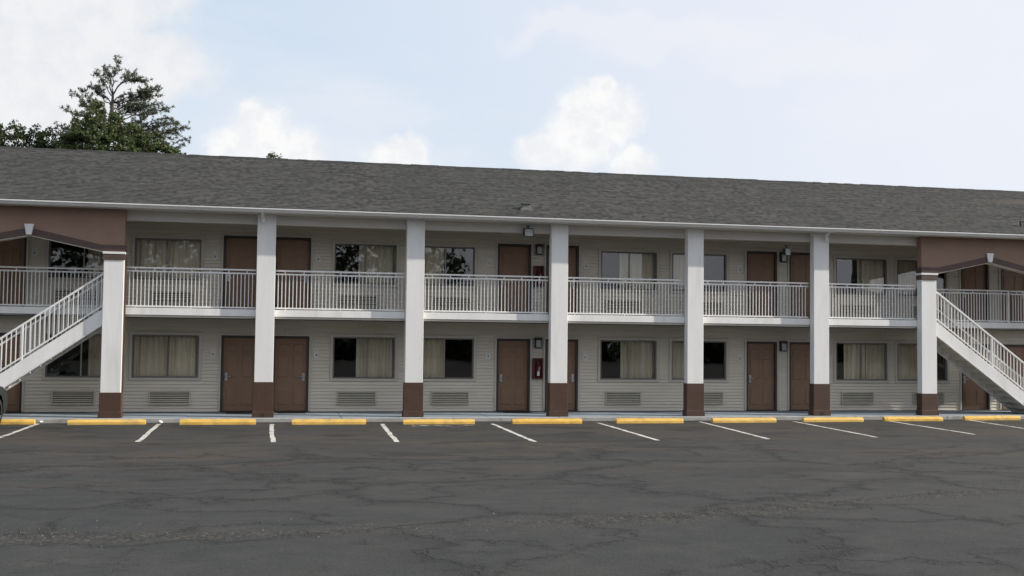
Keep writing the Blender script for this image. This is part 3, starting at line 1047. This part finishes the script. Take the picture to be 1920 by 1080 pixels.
def railing(label, ua, ub, v, zb, zt, group=None, spacer_every=4.75, end_post=None):
    t = thing('balcony_railing', label, 'railing', (ua, v, zb), group or 'white metal railings of the upper walkway')
    L = ub - ua
    H = zt - zb
    obj('top_rail', boxm('top_rail', M_RAIL, 0, L, -0.026, 0.026, H - 0.045, H, 0.008), t)
    obj('middle_rail', boxm('middle_rail', M_RAIL, 0, L, -0.02, 0.02, H - 0.135, H - 0.095, 0.006), t)
    obj('bottom_rail', boxm('bottom_rail', M_RAIL, 0, L, -0.02, 0.02, 0.02, 0.06, 0.006), t)
    n = int(L / SP)
    off = (L - (n - 1) * SP) / 2
    bl = boxm('baluster', M_RAIL, -0.0105, 0.0105, -0.0105, 0.0105, 0.06, H - 0.135)
    st = boxm('spacer', M_RAIL, -0.012, 0.012, -0.012, 0.012, H - 0.095, H - 0.045)
    ft = boxm('foot', M_RAIL, -0.012, 0.012, -0.012, 0.012, -0.03, 0.02)
    for i in range(n):
        obj('baluster', bl, t, (off + i * SP, 0, 0))
    m = max(2, int(L / 0.46))
    for i in range(m):
        obj('spacer', st, t, ((i + .5) * L / m, 0, 0))
    for i in range(3):
        obj('foot', ft, t, (L * (0.08 + 0.42 * i), 0, 0))
    if end_post is not None:
        obj('end_post', boxm('end_post', M_RAIL, -0.025, 0.025, -0.03, 0.03, -0.03, H + 0.003, 0.005), t, (end_post, 0, 0))
    return t


RL = ['white balcony railing between the left stair arch and the next white column',
      'white balcony railing right of the second column, before a dark half-curtained window',
      'white balcony railing in the bay with the hanging flood light',
      'white balcony railing just right of the fire extinguisher column',
      'white balcony railing between the fifth and sixth columns, below the small flood light',
      'white balcony railing next to the right stair arch']
for i, (a, b) in enumerate(zip(COLS, COLS[1:])):
    railing(RL[i], a + cw + .012, b - cw - .012, 0.33, 2.842, 3.91)
railing('shaded white balcony railing behind the left stairs under the arch', -12.0, -4.66, 1.29, 2.842, 3.90)
railing('shaded white balcony railing behind the right stairs under the arch', 19.62, 22.70, 1.29, 2.842, 3.87, end_post=3.06)
railing('white balcony railing at the right picture edge beyond the end post', 22.84, 28.2, 1.42, 2.842, 3.87)

# ================================================================== staircases
M_STAIRU = mat('stair_concrete', (0.52, 0.49, 0.42), 0.85, 0.08, 3, 0.3, 40, dirt=(0.25, 0.24, 0.21), dscale=2, damt=0.4)


def staircase(label, ut, s, slope):
    """ut: top nosing; s: direction of descent along x (-1 left, +1 right)"""
    t = thing('staircase', label, 'stairs', (ut + s * F2 / slope, 0.5, LOT_Z + .1), 'outdoor staircases under the arches')
    ox = ut + s * F2 / slope
    va, vb = 0.13, 1.20

    def P(x, z):
        return (x - ox, z)
    n = 15
    rise = F2 / n
    run = rise / slope
    dep = 0.40
    # stringers
    for (y0, y1) in ((va, va + 0.055), (vb - 0.055, vb)):
        bm = bmesh.new()
        zf = 0.10
        xe = ut + s * (F2 - zf) / slope
        pts = [P(ut - s * 0.02, F2 + 0.0), P(xe + s * 0.12, zf - 0.085), P(xe + s * .12, 0.0), P(ut + s * (F2 - dep) / slope, 0.0), P(ut - s * 0.02, F2 - dep + .01)]
        add_prism(bm, pts, 'y', y0 - 0.5, y1 - 0.5)
        obj('stringer', fin(bm, 'stringer', M_WHITE, 0.006), t)
        bm = bmesh.new()
        q0, q1 = (y0 - .5 - 0.012, y1 - .5 + 0.012)
        pts = [P(ut - s * 0.02, F2 - dep + .008), P(ut + s * (F2 - dep) / slope - s * 0.02, 0.012), P(ut + s * (F2 - dep) / slope - s * 0.05, 0.012), P(ut - s * .02, F2 - dep - .02)]
        add_prism(bm, pts, 'y', q0, q1)
        obj('stringer_edge', fin(bm, 'stringer_edge', M_WHITE), t)
    # treads with risers
    bm = bmesh.new()
    x0, x1 = (0, run + 0.03) if s > 0 else (-run - 0.03, 0)
    add_box(bm, x0, x1, va + 0.057 - .5, vb - 0.057 - .5, -0.215, 0.0)
    TR = fin(bm, 'tread', M_STAIRU)
    bm = bmesh.new()
    x0, x1 = (0.0, 0.03) if s > 0 else (-0.03, 0.0)
    add_box(bm, x0, x1, va + 0.057 - .5, vb - 0.057 - .5, -rise + .002, -0.02)
    RS = fin(bm, 'riser', M_STAIRU)
    for i in range(n):
        z = F2 - (i + 1) * rise
        x = ut + s * i * run - ox
        if i < n - 1:
            obj('tread', TR, t, (x, 0, z))
    # sloped soffit board carrying the treads
    # rails on both sides
    A = math.atan(slope)
    for (v, nm) in ((va + 0.03, 0), (vb - 0.03, 1)):
        for nme, hgt, th in (('handrail', 0.90, 0.05), ('bottom_rail', 0.075, 0.04)):
            bm = bmesh.new()
            ua, ub = ut + s * 0.0, ut + s * (F2 - 0.12) / slope
            za, zb = F2 + hgt, 0.12 + hgt
            d0 = th / 2 / math.cos(A)
            add_prism(bm, [P(ua, za + d0), P(ub, zb + d0), P(ub, zb - d0), P(ua, za - d0)], 'y', v - 0.5 - th / 2, v - 0.5 + th / 2)
            obj(nme, fin(bm, nme, M_RAIL, 0.006), t)
        bl = boxm('baluster', M_RAIL, -0.0105, 0.0105, -0.0105, 0.0105, 0.095, 0.875)
        k = int((F2 - 0.15) / slope / 0.112)
        for i in range(k):
            x = ut + s * (0.05 + i * 0.112)
            z = F2 - abs(x - ut) * slope
            obj('baluster', bl, t, (x - ox, v - .5, z))
        for fx in (0.5, 0.985):
            x = ut + s * (F2 - 0.12) / slope * fx
            z = F2 - abs(x - ut) * slope
            obj('post', boxm('post', M_RAIL, -0.022, 0.022, -0.022, 0.022, -0.05, 0.90, 0.004), t, (x - ox, v - .5, z))
    return t


staircase('white outdoor staircase rising towards the left arch column, car at its foot', -4.50, -1, 0.70)
staircase('white outdoor staircase descending to the right from the right arch column', 19.40, 1, 0.715)

# ================================================================== wheel stops
WSL = ['yellow wheel stop cut off by the left picture edge, under the dark car',
       'yellow wheel stop in front of the left stair arch column',
       'yellow wheel stop left of the second column, before the double doors',
       'yellow wheel stop between the second and third columns, before a half-curtained window',
       'yellow wheel stop at the third column with old white paint scraps before it',
       'yellow wheel stop in front of the fire extinguisher and fourth column',
       'yellow wheel stop just left of the fifth column',
       'yellow wheel stop right of the fifth column, before a brown door',
       'yellow wheel stop at the sixth column with the downspout',
       'yellow wheel stop in front of the right stair arch column',
       'yellow wheel stop at the right picture edge before the stairs']
WS = [(-6.80, 1.80), (-4.18, 1.83), (-1.50, 1.85), (1.26, 1.87), (4.09, 1.88), (6.98, 1.90), (9.86, 1.90), (12.63, 1.88), (15.38, 1.85), (17.98, 1.85), (20.70, 1.86)]
rr = random.Random(21)
for i, (u, L) in enumerate(WS):
    v = -1.17 + 0.0030 * (u - 7) ** 2
    bm = bmesh.new()
    h, w = 0.128 + rr.uniform(-.008, .006), 0.08
    prof = [(-w, 0.0), (-w, 0.06), (-w * .62, h - .015), (-w * .35, h), (w * .35, h), (w * .62, h - .015), (w, 0.06), (w, 0.0)]
    N = 14
    rings = []
    for j in range(N + 1):
        x = -L / 2 + L * j / N
        e = 0.93 if j in (0, N) else 1.0
        rings.append([bm.verts.new((x + rr.uniform(-.004, .004), p[0] * e + rr.uniform(-.004, .004), max(0.0, p[1] * e + (rr.uniform(-.005, .005) if p[1] > .02 else 0)))) for p in prof])
    for a, b in zip(rings, rings[1:]):
        for q in range(len(prof) - 1):
            bm.faces.new((a[q], a[q + 1], b[q + 1], b[q]))
    bm.faces.new(rings[0])
    bm.faces.new(list(reversed(rings[-1])))
    o = obj('wheel_stop', fin(bm, 'wheel_stop', M_YEL, smooth=False), None, (u, v, LOT_Z), None, (0, 0, rr.uniform(-.018, .018)))
    tag(o, WSL[i], 'wheel stop', 'yellow wheel stops along the walkway')

# ================================================================== lights, signs, extinguishers
def wall_lantern(label, u, z):
    t = thing('wall_lantern', label, 'wall lamp', (u, VW - 0.005, z), 'box lamps between the doors')
    obj('housing', boxm('housing', M_LANT, -0.10, 0.10, -0.10, 0.02, -0.16, 0.16, 0.012), t)
    obj('lens', boxm('lens', M_LENS, -0.072, 0.072, -0.118, -0.101, -0.13, 0.08, 0.01), t)
    obj('hood', boxm('hood', M_LANT, -0.11, 0.11, -0.14, 0.015, 0.10, 0.155, 0.01), t)


wall_lantern('box wall lamp above the red fire extinguisher on the ground floor', 7.46, 2.03)
wall_lantern('box wall lamp upstairs beside the hanging flood light', 7.46, 4.80)
wall_lantern('box wall lamp downstairs between two brown doors left of the sixth column', 15.28, 2.01)
wall_lantern('box wall lamp upstairs left of the sixth column', 15.28, 4.78)


def flood(label, u, v, z, s):
    t = thing('flood_light', label, 'flood light', (u, v, z), 'flood lights under the header beam')
    bm = bmesh.new()
    add_tube(bm, (0, 0, 0), (0, 0, -0.10), 0.018, 0.018, 8)
    add_box(bm, -0.05, 0.05, -0.05, 0.05, -0.012, 0.0)
    obj('bracket', fin(bm, 'bracket', M_LANT), t)
    bm = bmesh.new()
    add_prism(bm, [(0.07, -0.08), (-0.08, -0.07), (-0.12, -0.31), (0.03, -0.29)], 'x', -0.135 * s, 0.135 * s)
    hd = obj('housing', fin(bm, 'housing', M_LANT, 0.025, 2), t)
    bm = bmesh.new()
    add_prism(bm, [(-0.088, -0.10), (-0.125, -0.295), (-0.131, -0.293), (-0.095, -0.098)], 'x', -0.105 * s, 0.105 * s)
    obj('lens', fin(bm, 'lens', M_LENS), t)


flood('black flood light hanging from the beam left of the fourth column', 6.70, 0.12, 5.30, 1.05)
flood('small flood light hanging under the beam left of the sixth column', 14.72, 0.62, 5.02, 0.7)


def sign(label, u, z, fl):
    t = thing('room_number_sign', label, 'room sign', (u, VW + 0.0, z), 'room number signs beside the doors')
    bm = bmesh.new()
    for j in range(3):
        x = -0.055 + j * 0.055
        add_box(bm, x - 0.018, x + 0.018, -0.012, 0.012, 0.055, 0.125)
    obj('digits', fin(bm, 'digits', M_PLATE), t)
    bm = bmesh.new()
    add_tube(bm, (0, -0.016, -0.03), (0, 0.012, -0.03), 0.075, 0.075, 14)
    pl = obj('plate', fin(bm, 'plate', M_PLATE), t)
    bm = bmesh.new()
    add_tube(bm, (0, -0.020, -0.025), (0, -0.0165, -0.025), 0.035, 0.035, 10)
    obj('plate_mark', fin(bm, 'plate_mark', M_PLATEG), t)


SG = [('left of the double doors at the second column', -1.84), ('right of the double doors at the second column', 1.0),
      ('left of the brown door by the fire extinguisher', 5.97), ('right of the door behind the fourth column', 8.92), ('left of the brown door right of the fifth column', 13.86)]
for k, fl in ((0, 'downstairs'), (1, 'upstairs')):
    for (w, u) in SG:
        sign('small white room number sign %s, %s' % (fl, w), u, (1.64 if k == 0 else 4.37), k)
sign('small room number sign upstairs under the left arch', -6.58, 4.34, 1)
sign('small room number sign upstairs under the right arch', 21.28, 4.34, 1)


def extinguisher(label, u, z):
    t = thing('extinguisher_cabinet', label, 'fire extinguisher', (u, VW - 0.0, z), 'fire extinguishers on the wall')
    obj('cabinet', ring('cabinet', M_RED, 0.22, 0.53, 0.04, -0.15, 0.01, 0.008), t, (0, 0, 0.04))
    obj('cabinet_back', boxm('cabinet_back', M_RED, -0.112, 0.112, -0.02, 0.005, 0.038, 0.572), t)
    bm = bmesh.new()
    add_tube(bm, (0, -0.085, 0.06), (0, -0.085, 0.40), 0.062, 0.062, 14)
    add_tube(bm, (0, -0.085, 0.40), (0, -0.085, 0.45), 0.062, 0.025, 14)
    bt = obj('cylinder', fin(bm, 'cylinder', M_RED, smooth=True), t)
    bm = bmesh.new()
    add_tube(bm, (0, -0.085, 0.45), (0, -0.085, 0.49), 0.022, 0.022, 10)
    add_box(bm, -0.012, 0.075, -0.095, -0.075, 0.49, 0.51)
    add_tube(bm, (0.02, -0.085, 0.47), (0.075, -0.11, 0.36), 0.010, 0.010, 8)
    add_tube(bm, (0.075, -0.11, 0.36), (0.06, -0.12, 0.20), 0.010, 0.012, 8)
    obj('valve', fin(bm, 'valve', M_LANT), bt)
    obj('tag', boxm('tag', M_PAPER, -0.035, 0.035, -0.151, -0.148, 0.09, 0.22), bt)
    bm = bmesh.new()
    add_tube(bm, (0.01, -0.150, 0.23), (0.045, -0.150, 0.36), 0.008, 0.008, 6)
    obj('safety_pin', fin(bm, 'safety_pin', M_PAPER), bt)


extinguisher('red fire extinguisher cabinet on the ground floor wall left of the fourth column', 7.455, 0.97)
extinguisher('red fire extinguisher cabinet upstairs behind the railing left of the fourth column', 7.455, 3.70)

# door mats
for (u, w) in ((-1.112, 'left leaf'), (0.291, 'right leaf'), (6.722, 'door by the fire extinguisher')):
    o = obj('door_mat', boxm('door_mat', M_MAT, -0.38, 0.38, -0.22, 0.22, 0, 0.014, 0.004), None, (u + .05, VW - 0.36, 0.0005))
    lab = {'left leaf': 'thin black door mat at the left of the paired doors', 'right leaf': 'thin black door mat at the right of the paired doors',
           'door by the fire extinguisher': 'thin black door mat at the door by the fire extinguisher'}[w]
    tag(o, lab, 'door mat', 'black door mats on the walkway')

# scraps of paper by the left wheel stops
for (u, v, lab) in ((-5.82, -0.33, 'crumpled white paper scrap at the left parking line'), (-2.95, -0.45, 'small white paper scrap near the second parking line')):
    bm = bmesh.new()
    bmesh.ops.create_icosphere(bm, subdivisions=2, radius=0.055)
    for q in bm.verts:
        q.co *= rr.uniform(.6, 1.25)
        q.co.z = max(-0.03, q.co.z * .75)
    tag(obj('paper_scrap', fin(bm, 'paper_scrap', M_PAPER), None, (u, v, LOT_Z + .03)), lab, 'litter', 'paper scraps on the lot')

# ================================================================== parked car (only its nose shows at the left edge)
CAR = thing('parked_car', 'dark green car parked at the left picture edge, nose to the walkway', 'car', (-7.455, -2.62, LOT_Z))
hw = 0.87
wz, wr = 0.33, 0.33
wy = (1.36, -1.32)


def arc(cy, r, a0, a1, n=10):
    return [(cy + r * math.cos(a0 + (a1 - a0) * i / n), wz + r * math.sin(a0 + (a1 - a0) * i / n)) for i in range(n + 1)]


out_ = [(2.16, 0.30), (2.24, 0.42), (2.24, 0.62), (2.12, 0.84), (1.7, 0.95), (1.0, 1.02), (0.75, 1.05), (-1.2, 1.06), (-1.9, 1.03), (-2.2, 0.95), (-2.28, 0.6), (-2.22, 0.3), (-1.72, 0.2)]
poly = out_[:12] + [(-1.72, 0.22)] + [(p[0], p[1]) for p in arc(wy[1], 0.39, R(196), R(-16))] + [(wy[1] + .40, 0.2), (wy[0] - .40, 0.2)] + [(p[0], p[1]) for p in arc(wy[0], 0.39, R(196), R(-16))] + [(1.78, 0.22)]
bm = bmesh.new()
add_prism(bm, poly, 'x', -hw, hw)
body = obj('body', fin(bm, 'body', M_CARP, 0.05, 3, smooth=True), CAR)
bm = bmesh.new()
lo = [(-hw + .05, 0.72), (hw - .05, 0.72), (hw - .05, -1.85), (-hw + .05, -1.85)]
hi = [(-hw + .22, 0.0), (hw - .22, 0.0), (hw - .22, -1.2), (-hw + .22, -1.2)]
A_ = [bm.verts.new((p[0], p[1], 1.03)) for p in lo]
B_ = [bm.verts.new((p[0], p[1], 1.43)) for p in hi]
for i in range(4):
    j = (i + 1) % 4
    bm.faces.new((A_[i], A_[j], B_[j], B_[i]))
bm.faces.new(list(reversed(A_)))
bm.faces.new(B_)
obj('cabin', fin(bm, 'cabin', M_CARP, 0.05, 3, smooth=True), CAR)
M_CGLASS = mat('car_glass', (0.02, 0.024, 0.024), 0.05, 0.02, 3, spec=0.8)
for s in (-1, 1):
    bm = bmesh.new()
    pts = [((hw - .075) * s, 0.52, 1.08), ((hw - .075) * s, -1.6, 1.08), ((hw - .215) * s, -1.15, 1.385), ((hw - .215) * s, -0.02, 1.385)]
    q = [bm.verts.new((p[0] + s * 0.022, p[1], p[2])) for p in pts]
    q2 = [bm.verts.new((p[0] + s * 0.0, p[1], p[2])) for p in pts]
    bm.faces.new(q)
    bm.faces.new(list(reversed(q2)))
    for i in range(4):
        bm.faces.new((q[i], q2[i], q2[(i + 1) % 4], q[(i + 1) % 4]))
    obj('side_window', fin(bm, 'side_window', M_CGLASS), CAR)
    obj('headlight', boxm('headlight', M_LAMP, -0.16, 0.16, -0.10, 0.03, -0.07, 0.07, 0.03), CAR, (s * 0.62, 2.20, 0.66))
    obj('side_mirror', boxm('side_mirror', M_CARP, -0.09, 0.09, -0.05, 0.05, -0.06, 0.06, 0.025), CAR, (s * (hw + .07), 0.45, 1.06))
    for y in wy:
        bm = bmesh.new()
        N = 28
        prof = [(0.20, -0.09), (0.29, -0.10), (0.325, -0.08), (0.33, 0.0), (0.325, 0.08), (0.29, 0.10), (0.20, 0.09)]
        rg = []
        for i in range(N):
            a = 2 * math.pi * i / N
            rg.append([bm.verts.new((p[1], p[0] * math.cos(a), p[0] * math.sin(a))) for p in prof])
        for i in range(N):
            a, b = rg[i], rg[(i + 1) % N]
            for j in range(len(prof) - 1):
                bm.faces.new((a[j], a[j + 1], b[j + 1], b[j]))
        wl = obj('wheel', fin(bm, 'wheel', M_TYRE, smooth=True), CAR, (s * (hw - 0.085), y, wz))
        bm = bmesh.new()
        rg = []
        for i in range(N):
            a = 2 * math.pi * i / N
            rg.append([bm.verts.new((p[1] * s, p[0] * math.cos(a), p[0] * math.sin(a))) for p in ((0.245, 0.094), (0.225, 0.075), (0.21, 0.03), (0.0, 0.03))])
        for i in range(N):
            a, b = rg[i], rg[(i + 1) % N]
            for j in range(3):
                if j < 2:
                    bm.faces.new((a[j], a[j + 1], b[j + 1], b[j]))
                else:
                    bm.faces.new((a[j], a[j + 1], b[j]))
        for q in range(7):
            a = 2 * math.pi * q / 7
            c_, s_ = math.cos(a), math.sin(a)
            e = Vector((0, -s_, c_)) * 0.022
            p0 = Vector((0.088 * s, 0.03 * c_, 0.03 * s_))
            p1 = Vector((0.080 * s, 0.23 * c_, 0.23 * s_))
            dn = Vector((-0.03 * s, 0, 0))
            vv = [bm.verts.new(x) for x in (p0 - e, p0 + e, p1 + e * .8, p1 - e * .8, p0 - e + dn, p0 + e + dn, p1 + e * .8 + dn, p1 - e * .8 + dn)]
            for f in ((0, 1, 2, 3), (0, 4, 5, 1), (1, 5, 6, 2), (2, 6, 7, 3), (3, 7, 4, 0)):
                bm.faces.new([vv[i] for i in f])
        obj('rim', fin(bm, 'rim', M_RIM), wl)

# ================================================================== trees
def limb(bm, pts, r0, r1, n=6):
    k = len(pts) - 1
    for i in range(k):
        add_tube(bm, pts[i], pts[i + 1], r0 + (r1 - r0) * i / k, r0 + (r1 - r0) * (i + 1) / k, n)


def curve_pts(p0, p1, sag, rng, n=6, wob=0.12):
    p0, p1 = Vector(p0), Vector(p1)
    L = (p1 - p0).length
    out = []
    for i in range(n + 1):
        t = i / n
        p = p0.lerp(p1, t)
        p.z += sag * math.sin(math.pi * t) + (rng.uniform(-1, 1) * wob * L * .12 if 0 < i < n else 0)
        p.x += rng.uniform(-1, 1) * wob * L * .10 if 0 < i < n else 0
        p.y += rng.uniform(-1, 1) * wob * L * .10 if 0 < i < n else 0
        out.append(p)
    return out


def tuft(V, F, p, r, rng, n=16, up=0.25):
    p = Vector(p)
    for i in range(n):
        dr = Vector((rng.gauss(0, 1), rng.gauss(0, 1), rng.gauss(0, 1) + up)).normalized()
        L = r * rng.uniform(.6, 1.1)
        sd = dr.cross(Vector((rng.gauss(0, 1), rng.gauss(0, 1), rng.gauss(0, 1)))).normalized() * (0.016 + r * 0.05)
        k = len(V)
        V += [tuple(p - sd * .5), tuple(p + sd * .5), tuple(p + dr * L + sd * .35), tuple(p + dr * L * 1.03 - sd * .35)]
        F.append((k, k + 1, k + 2, k + 3))


def mesh_from(V, F, name, m):
    me = bpy.data.meshes.new(name)
    me.from_pydata(V, [], F)
    me.materials.append(m)
    return me


TV = 24.0
rng = random.Random(11)
PINE = thing('pine_tree', 'tall thin-crowned pine rising behind the roof at the left', 'tree', (-8.1, TV, LOT_Z))
bmT = bmesh.new()
V, F = [], []
o0 = Vector((-8.1, TV, LOT_Z))


def L_(x, z, dy=0.0):
    return Vector((x + 8.1, dy, z - LOT_Z))


limb(bmT, [L_(-8.3, LOT_Z), L_(-8.25, 5), L_(-8.2, 9), L_(-8.08, 11.6), L_(-7.95, 12.6), L_(-7.92, 13.3)], 0.24, 0.05, 9)
limb(bmT, [L_(-7.92, 13.3), L_(-7.7, 13.75), L_(-7.45, 13.95)], 0.045, 0.02, 6)
limb(bmT, [L_(-7.92, 13.3), L_(-8.1, 13.7, .2), L_(-8.0, 14.6, .2)], 0.045, 0.012, 6)
# main limbs: start (x,z), end (x,z), sag, depth spread
MB_ = [((-8.1, 11.9), (-9.75, 13.15), .10), ((-8.1, 11.7), (-9.3, 13.45), .05), ((-8.1, 11.6), (-9.55, 12.3), .15), ((-7.95, 12.7), (-9.0, 13.7), .1),
       ((-7.92, 13.2), (-8.55, 14.2), .05), ((-7.9, 13.4), (-8.3, 14.55), .05), ((-7.95, 13.7), (-7.75, 14.8), .05), ((-7.7, 13.7), (-7.1, 14.4), .1),
       ((-7.9, 12.95), (-6.3, 13.35), -.05), ((-7.9, 12.95), (-6.1, 13.75), .1), ((-7.6, 13.9), (-6.5, 13.95), .1), ((-7.9, 12.5), (-5.9, 13.0), -.1),
       ((-7.9, 12.0), (-5.4, 12.35), -.15), ((-7.9, 11.6), (-4.6, 11.95), -.2), ((-7.9, 11.2), (-4.45, 11.35), -.15), ((-7.9, 11.3), (-5.2, 12.2), -.25),
       ((-8.2, 11.3), (-10.35, 11.75), .1), ((-8.2, 11.0), (-10.1, 11.35), .1), ((-8.2, 10.6), (-10.0, 10.75), .1), ((-7.9, 10.5), (-4.9, 10.9), -.1),
       ((-8.0, 12.2), (-7.6, 13.3), .0), ((-8.0, 12.0), (-8.9, 12.9), .0), ((-8, 12.2), (-6.8, 12.9), 0), ((-7.9, 11.7), (-5.0, 11.65), -.2), ((-8, 11.4), (-6.3, 12.5), -.1), ((-7.7, 12.6), (-6.4, 12.75), .1), ((-7.6, 12.2), (-5.7, 12.75), .1), ((-7.4, 11.7), (-5.0, 12.1), .1), ((-7.2, 13.3), (-6.2, 13.6), .0), ((-8.2, 12.4), (-9.2, 12.75), .1), ((-8.0, 12.9), (-8.7, 13.5), .1)]
for (a, b, sag) in MB_:
    for rep in range(2 if (b[1] < 12.7 or b[0] > -6.6) else 1):
        dyb = rng.uniform(-1.2, 1.2) if rep else rng.uniform(-.4, .4)
        e = L_(b[0] + (rng.uniform(-.35, .35) if rep else 0), b[1] + (rng.uniform(-.4, .1) if rep else 0), dyb)
        pts = curve_pts(L_(a[0], a[1], 0), e, sag, rng, 7, .5)
        limb(bmT, pts, 0.030, 0.008, 5)
        LL = (pts[-1] - pts[0]).length
        for i in range(3, len(pts)):
            for s_ in range(5):
                base = pts[i].lerp(pts[i - 1], rng.random())
                d_ = Vector((rng.gauss(0, 1), rng.gauss(0, 1), rng.gauss(0.25, .6))).normalized()
                d_ += (pts[-1] - pts[0]).normalized() * .8
                tip = base + d_.normalized() * rng.uniform(.12, .42)
                limb(bmT, [base, tip], 0.010, 0.005, 4)
                for q in range(rng.choice((1, 1, 2))):
                    tuft(V, F, base.lerp(tip, rng.uniform(.6, 1.05)), rng.uniform(.09, .16), rng, 14)
        tuft(V, F, pts[-1], .15, rng, 18)
obj('trunk', fin(bmT, 'trunk', M_BARK), PINE)
obj('crown', mesh_from(V, F, 'crown', M_NEEDLE), PINE)


def leaf_cluster(V, F, c, r, n, rng, size, flat=.8):
    for i in range(n):
        d_ = Vector((rng.gauss(0, 1), rng.gauss(0, 1), rng.gauss(0, 1))).normalized()
        p = Vector(c) + Vector((d_.x, d_.y, d_.z * flat)) * r * (rng.random() ** .45)
        nrm = (d_ + Vector((rng.gauss(0, .7), rng.gauss(0, .7), rng.gauss(.4, .7)))).normalized()
        a = nrm.orthogonal().normalized()
        a = Matrix.Rotation(rng.uniform(0, 6.28), 3, nrm) @ a
        b = nrm.cross(a)
        s = size * rng.uniform(.6, 1.3)
        k = len(V)
        V += [tuple(p - a * s * .5), tuple(p + b * s * .32), tuple(p + a * s * .6 + nrm * s * .1), tuple(p - b * s * .32)]
        F.append((k, k + 1, k + 2, k + 3))


def broadleaf(label, u, v, lobes, m, per, size, rng, trunk_r=0.25, gnarl=True, group='trees behind the motel'):
    T = thing('broadleaf_tree', label, 'tree', (u, v, LOT_Z), group)
    bmT = bmesh.new()
    V, F = [], []
    zt = min(l[1] for l in lobes)
    limb(bmT, [Vector((0, 0, 0)), Vector((.05, 0, zt * .5)), Vector((0, 0, zt + .2))], trunk_r, trunk_r * .5, 8)
    for (x, z, y, r) in lobes:
        c = Vector((x - u, y, z - LOT_Z))
        limb(bmT, curve_pts(Vector((0, 0, zt * .75 + rng.uniform(0, 1))), c, 0.1, rng, 5, .4), trunk_r * .35, .02, 5)
        ncl = int(26 * r * r) + 8
        for i in range(ncl):
            d_ = Vector((rng.gauss(0, 1), rng.gauss(0, 1), rng.gauss(0, 1))).normalized()
            p = c + d_ * r * (rng.uniform(.35, 1.08))
            if rng.random() < .35:
                limb(bmT, [c.lerp(p, .3), p], .014, .005, 4)
            leaf_cluster(V, F, p, rng.uniform(.16, .30), per, rng, size)
    obj('trunk', fin(bmT, 'trunk', M_BARK), T)
    obj('crown', mesh_from(V, F, 'crown', m), T)
    return T


rng = random.Random(4)
broadleaf('dense green leafy tree below the pine, behind the roof', -7.6, TV - 1.6,
          [(-8.35, 12.05, 0, .62), (-8.9, 11.55, .3, .72), (-9.4, 11.05, 0, .62), (-8.1, 11.35, -.4, .85), (-7.2, 11.3, 0, .78), (-6.5, 11.05, .2, .75), (-5.85, 10.75, 0, .60),
           (-9.0, 10.6, -.2, .9), (-7.6, 10.6, -.4, .95), (-8.3, 10.45, -.6, .8), (-7.0, 10.5, -.6, .8), (-9.6, 10.5, 0, .5), (-6.3, 10.4, -.3, .8), (-5.2, 10.45, 0, .42), (-8.6, 9.8, .3, 1.1), (-6.8, 9.7, .3, 1.1), (-7.6, 11.75, .3, .5)],
          M_LEAFA, 46, 0.13, rng)
broadleaf('dark rounded tree at the far left behind the roof', -12.4, TV + 1.0,
          [(-12.15, 11.45, 0, .60), (-11.5, 11.35, .2, .62), (-11.0, 11.05, 0, .60), (-12.9, 11.05, 0, .8), (-13.4, 11.3, .2, .6), (-11.9, 10.5, 0, 1.0), (-10.7, 10.6, .1, .55), (-13.8, 10.5, .2, 1.1), (-10.4, 10.3, 0, .4), (-12.7, 9.4, .2, 1.2)],
          M_LEAFB, 42, 0.12, rng)
broadleaf('single leafy treetop just showing above the ridge right of the pine', -0.5, TV,
          [(-0.62, 10.72, 0, .22), (-0.35, 10.6, 0, .25), (-0.1, 10.45, .1, .22), (-0.7, 10.35, 0, .3), (-0.3, 10.1, 0, .4)],
          M_LEAFA, 9, 0.12, rng, 0.12)
broadleaf('low green bush top at the right foot of the pine crown', -4.9, TV - 0.8,
          [(-4.95, 10.5, 0, .36), (-4.55, 10.35, 0, .30), (-4.9, 10.0, 0, .5)], M_LEAFA, 26, 0.11, rng, 0.12)

# ================================================================== wood across the road behind the camera (seen in the window panes)
rng = random.Random(77)
V, F = [], []
bmT = bmesh.new()
x = -75.0
while x < 95:
    hgt = 6.4 + 8.5 / (1 + math.exp((x - 17) * .35)) + 1.6 * math.sin(x * .21 + 1.0) + rng.uniform(-1.2, 1.6)
    y = -76 + rng.uniform(-4, 4)
    limb(bmT, [Vector((x, y, LOT_Z)), Vector((x + .2, y, hgt * .7))], .25, .08, 6)
    for j in range(44 if x > 22 else 95):
        c = (x + rng.gauss(0, 1.9), y + rng.gauss(0, 1.3), rng.random() ** 1.15 * hgt)
        leaf_cluster(V, F, c, rng.uniform(.8, 1.4), 26, rng, 0.55)
    for j in range(20):
        leaf_cluster(V, F, (x + rng.uniform(-2, 2), y + rng.gauss(0, 1.0), rng.uniform(0, 4.2)), 1.1, 24, rng, 0.8)
    x += rng.uniform(2.4, 4.2)
wd = obj('far_wood', mesh_from(V, F, 'far_wood', M_LEAFB))
tag(wd, 'far belt of green trees mirrored dimly in the window panes', 'wood', kind='stuff')
tag(obj('trunks', fin(bmT, 'trunks', M_BARK), wd), None, None)
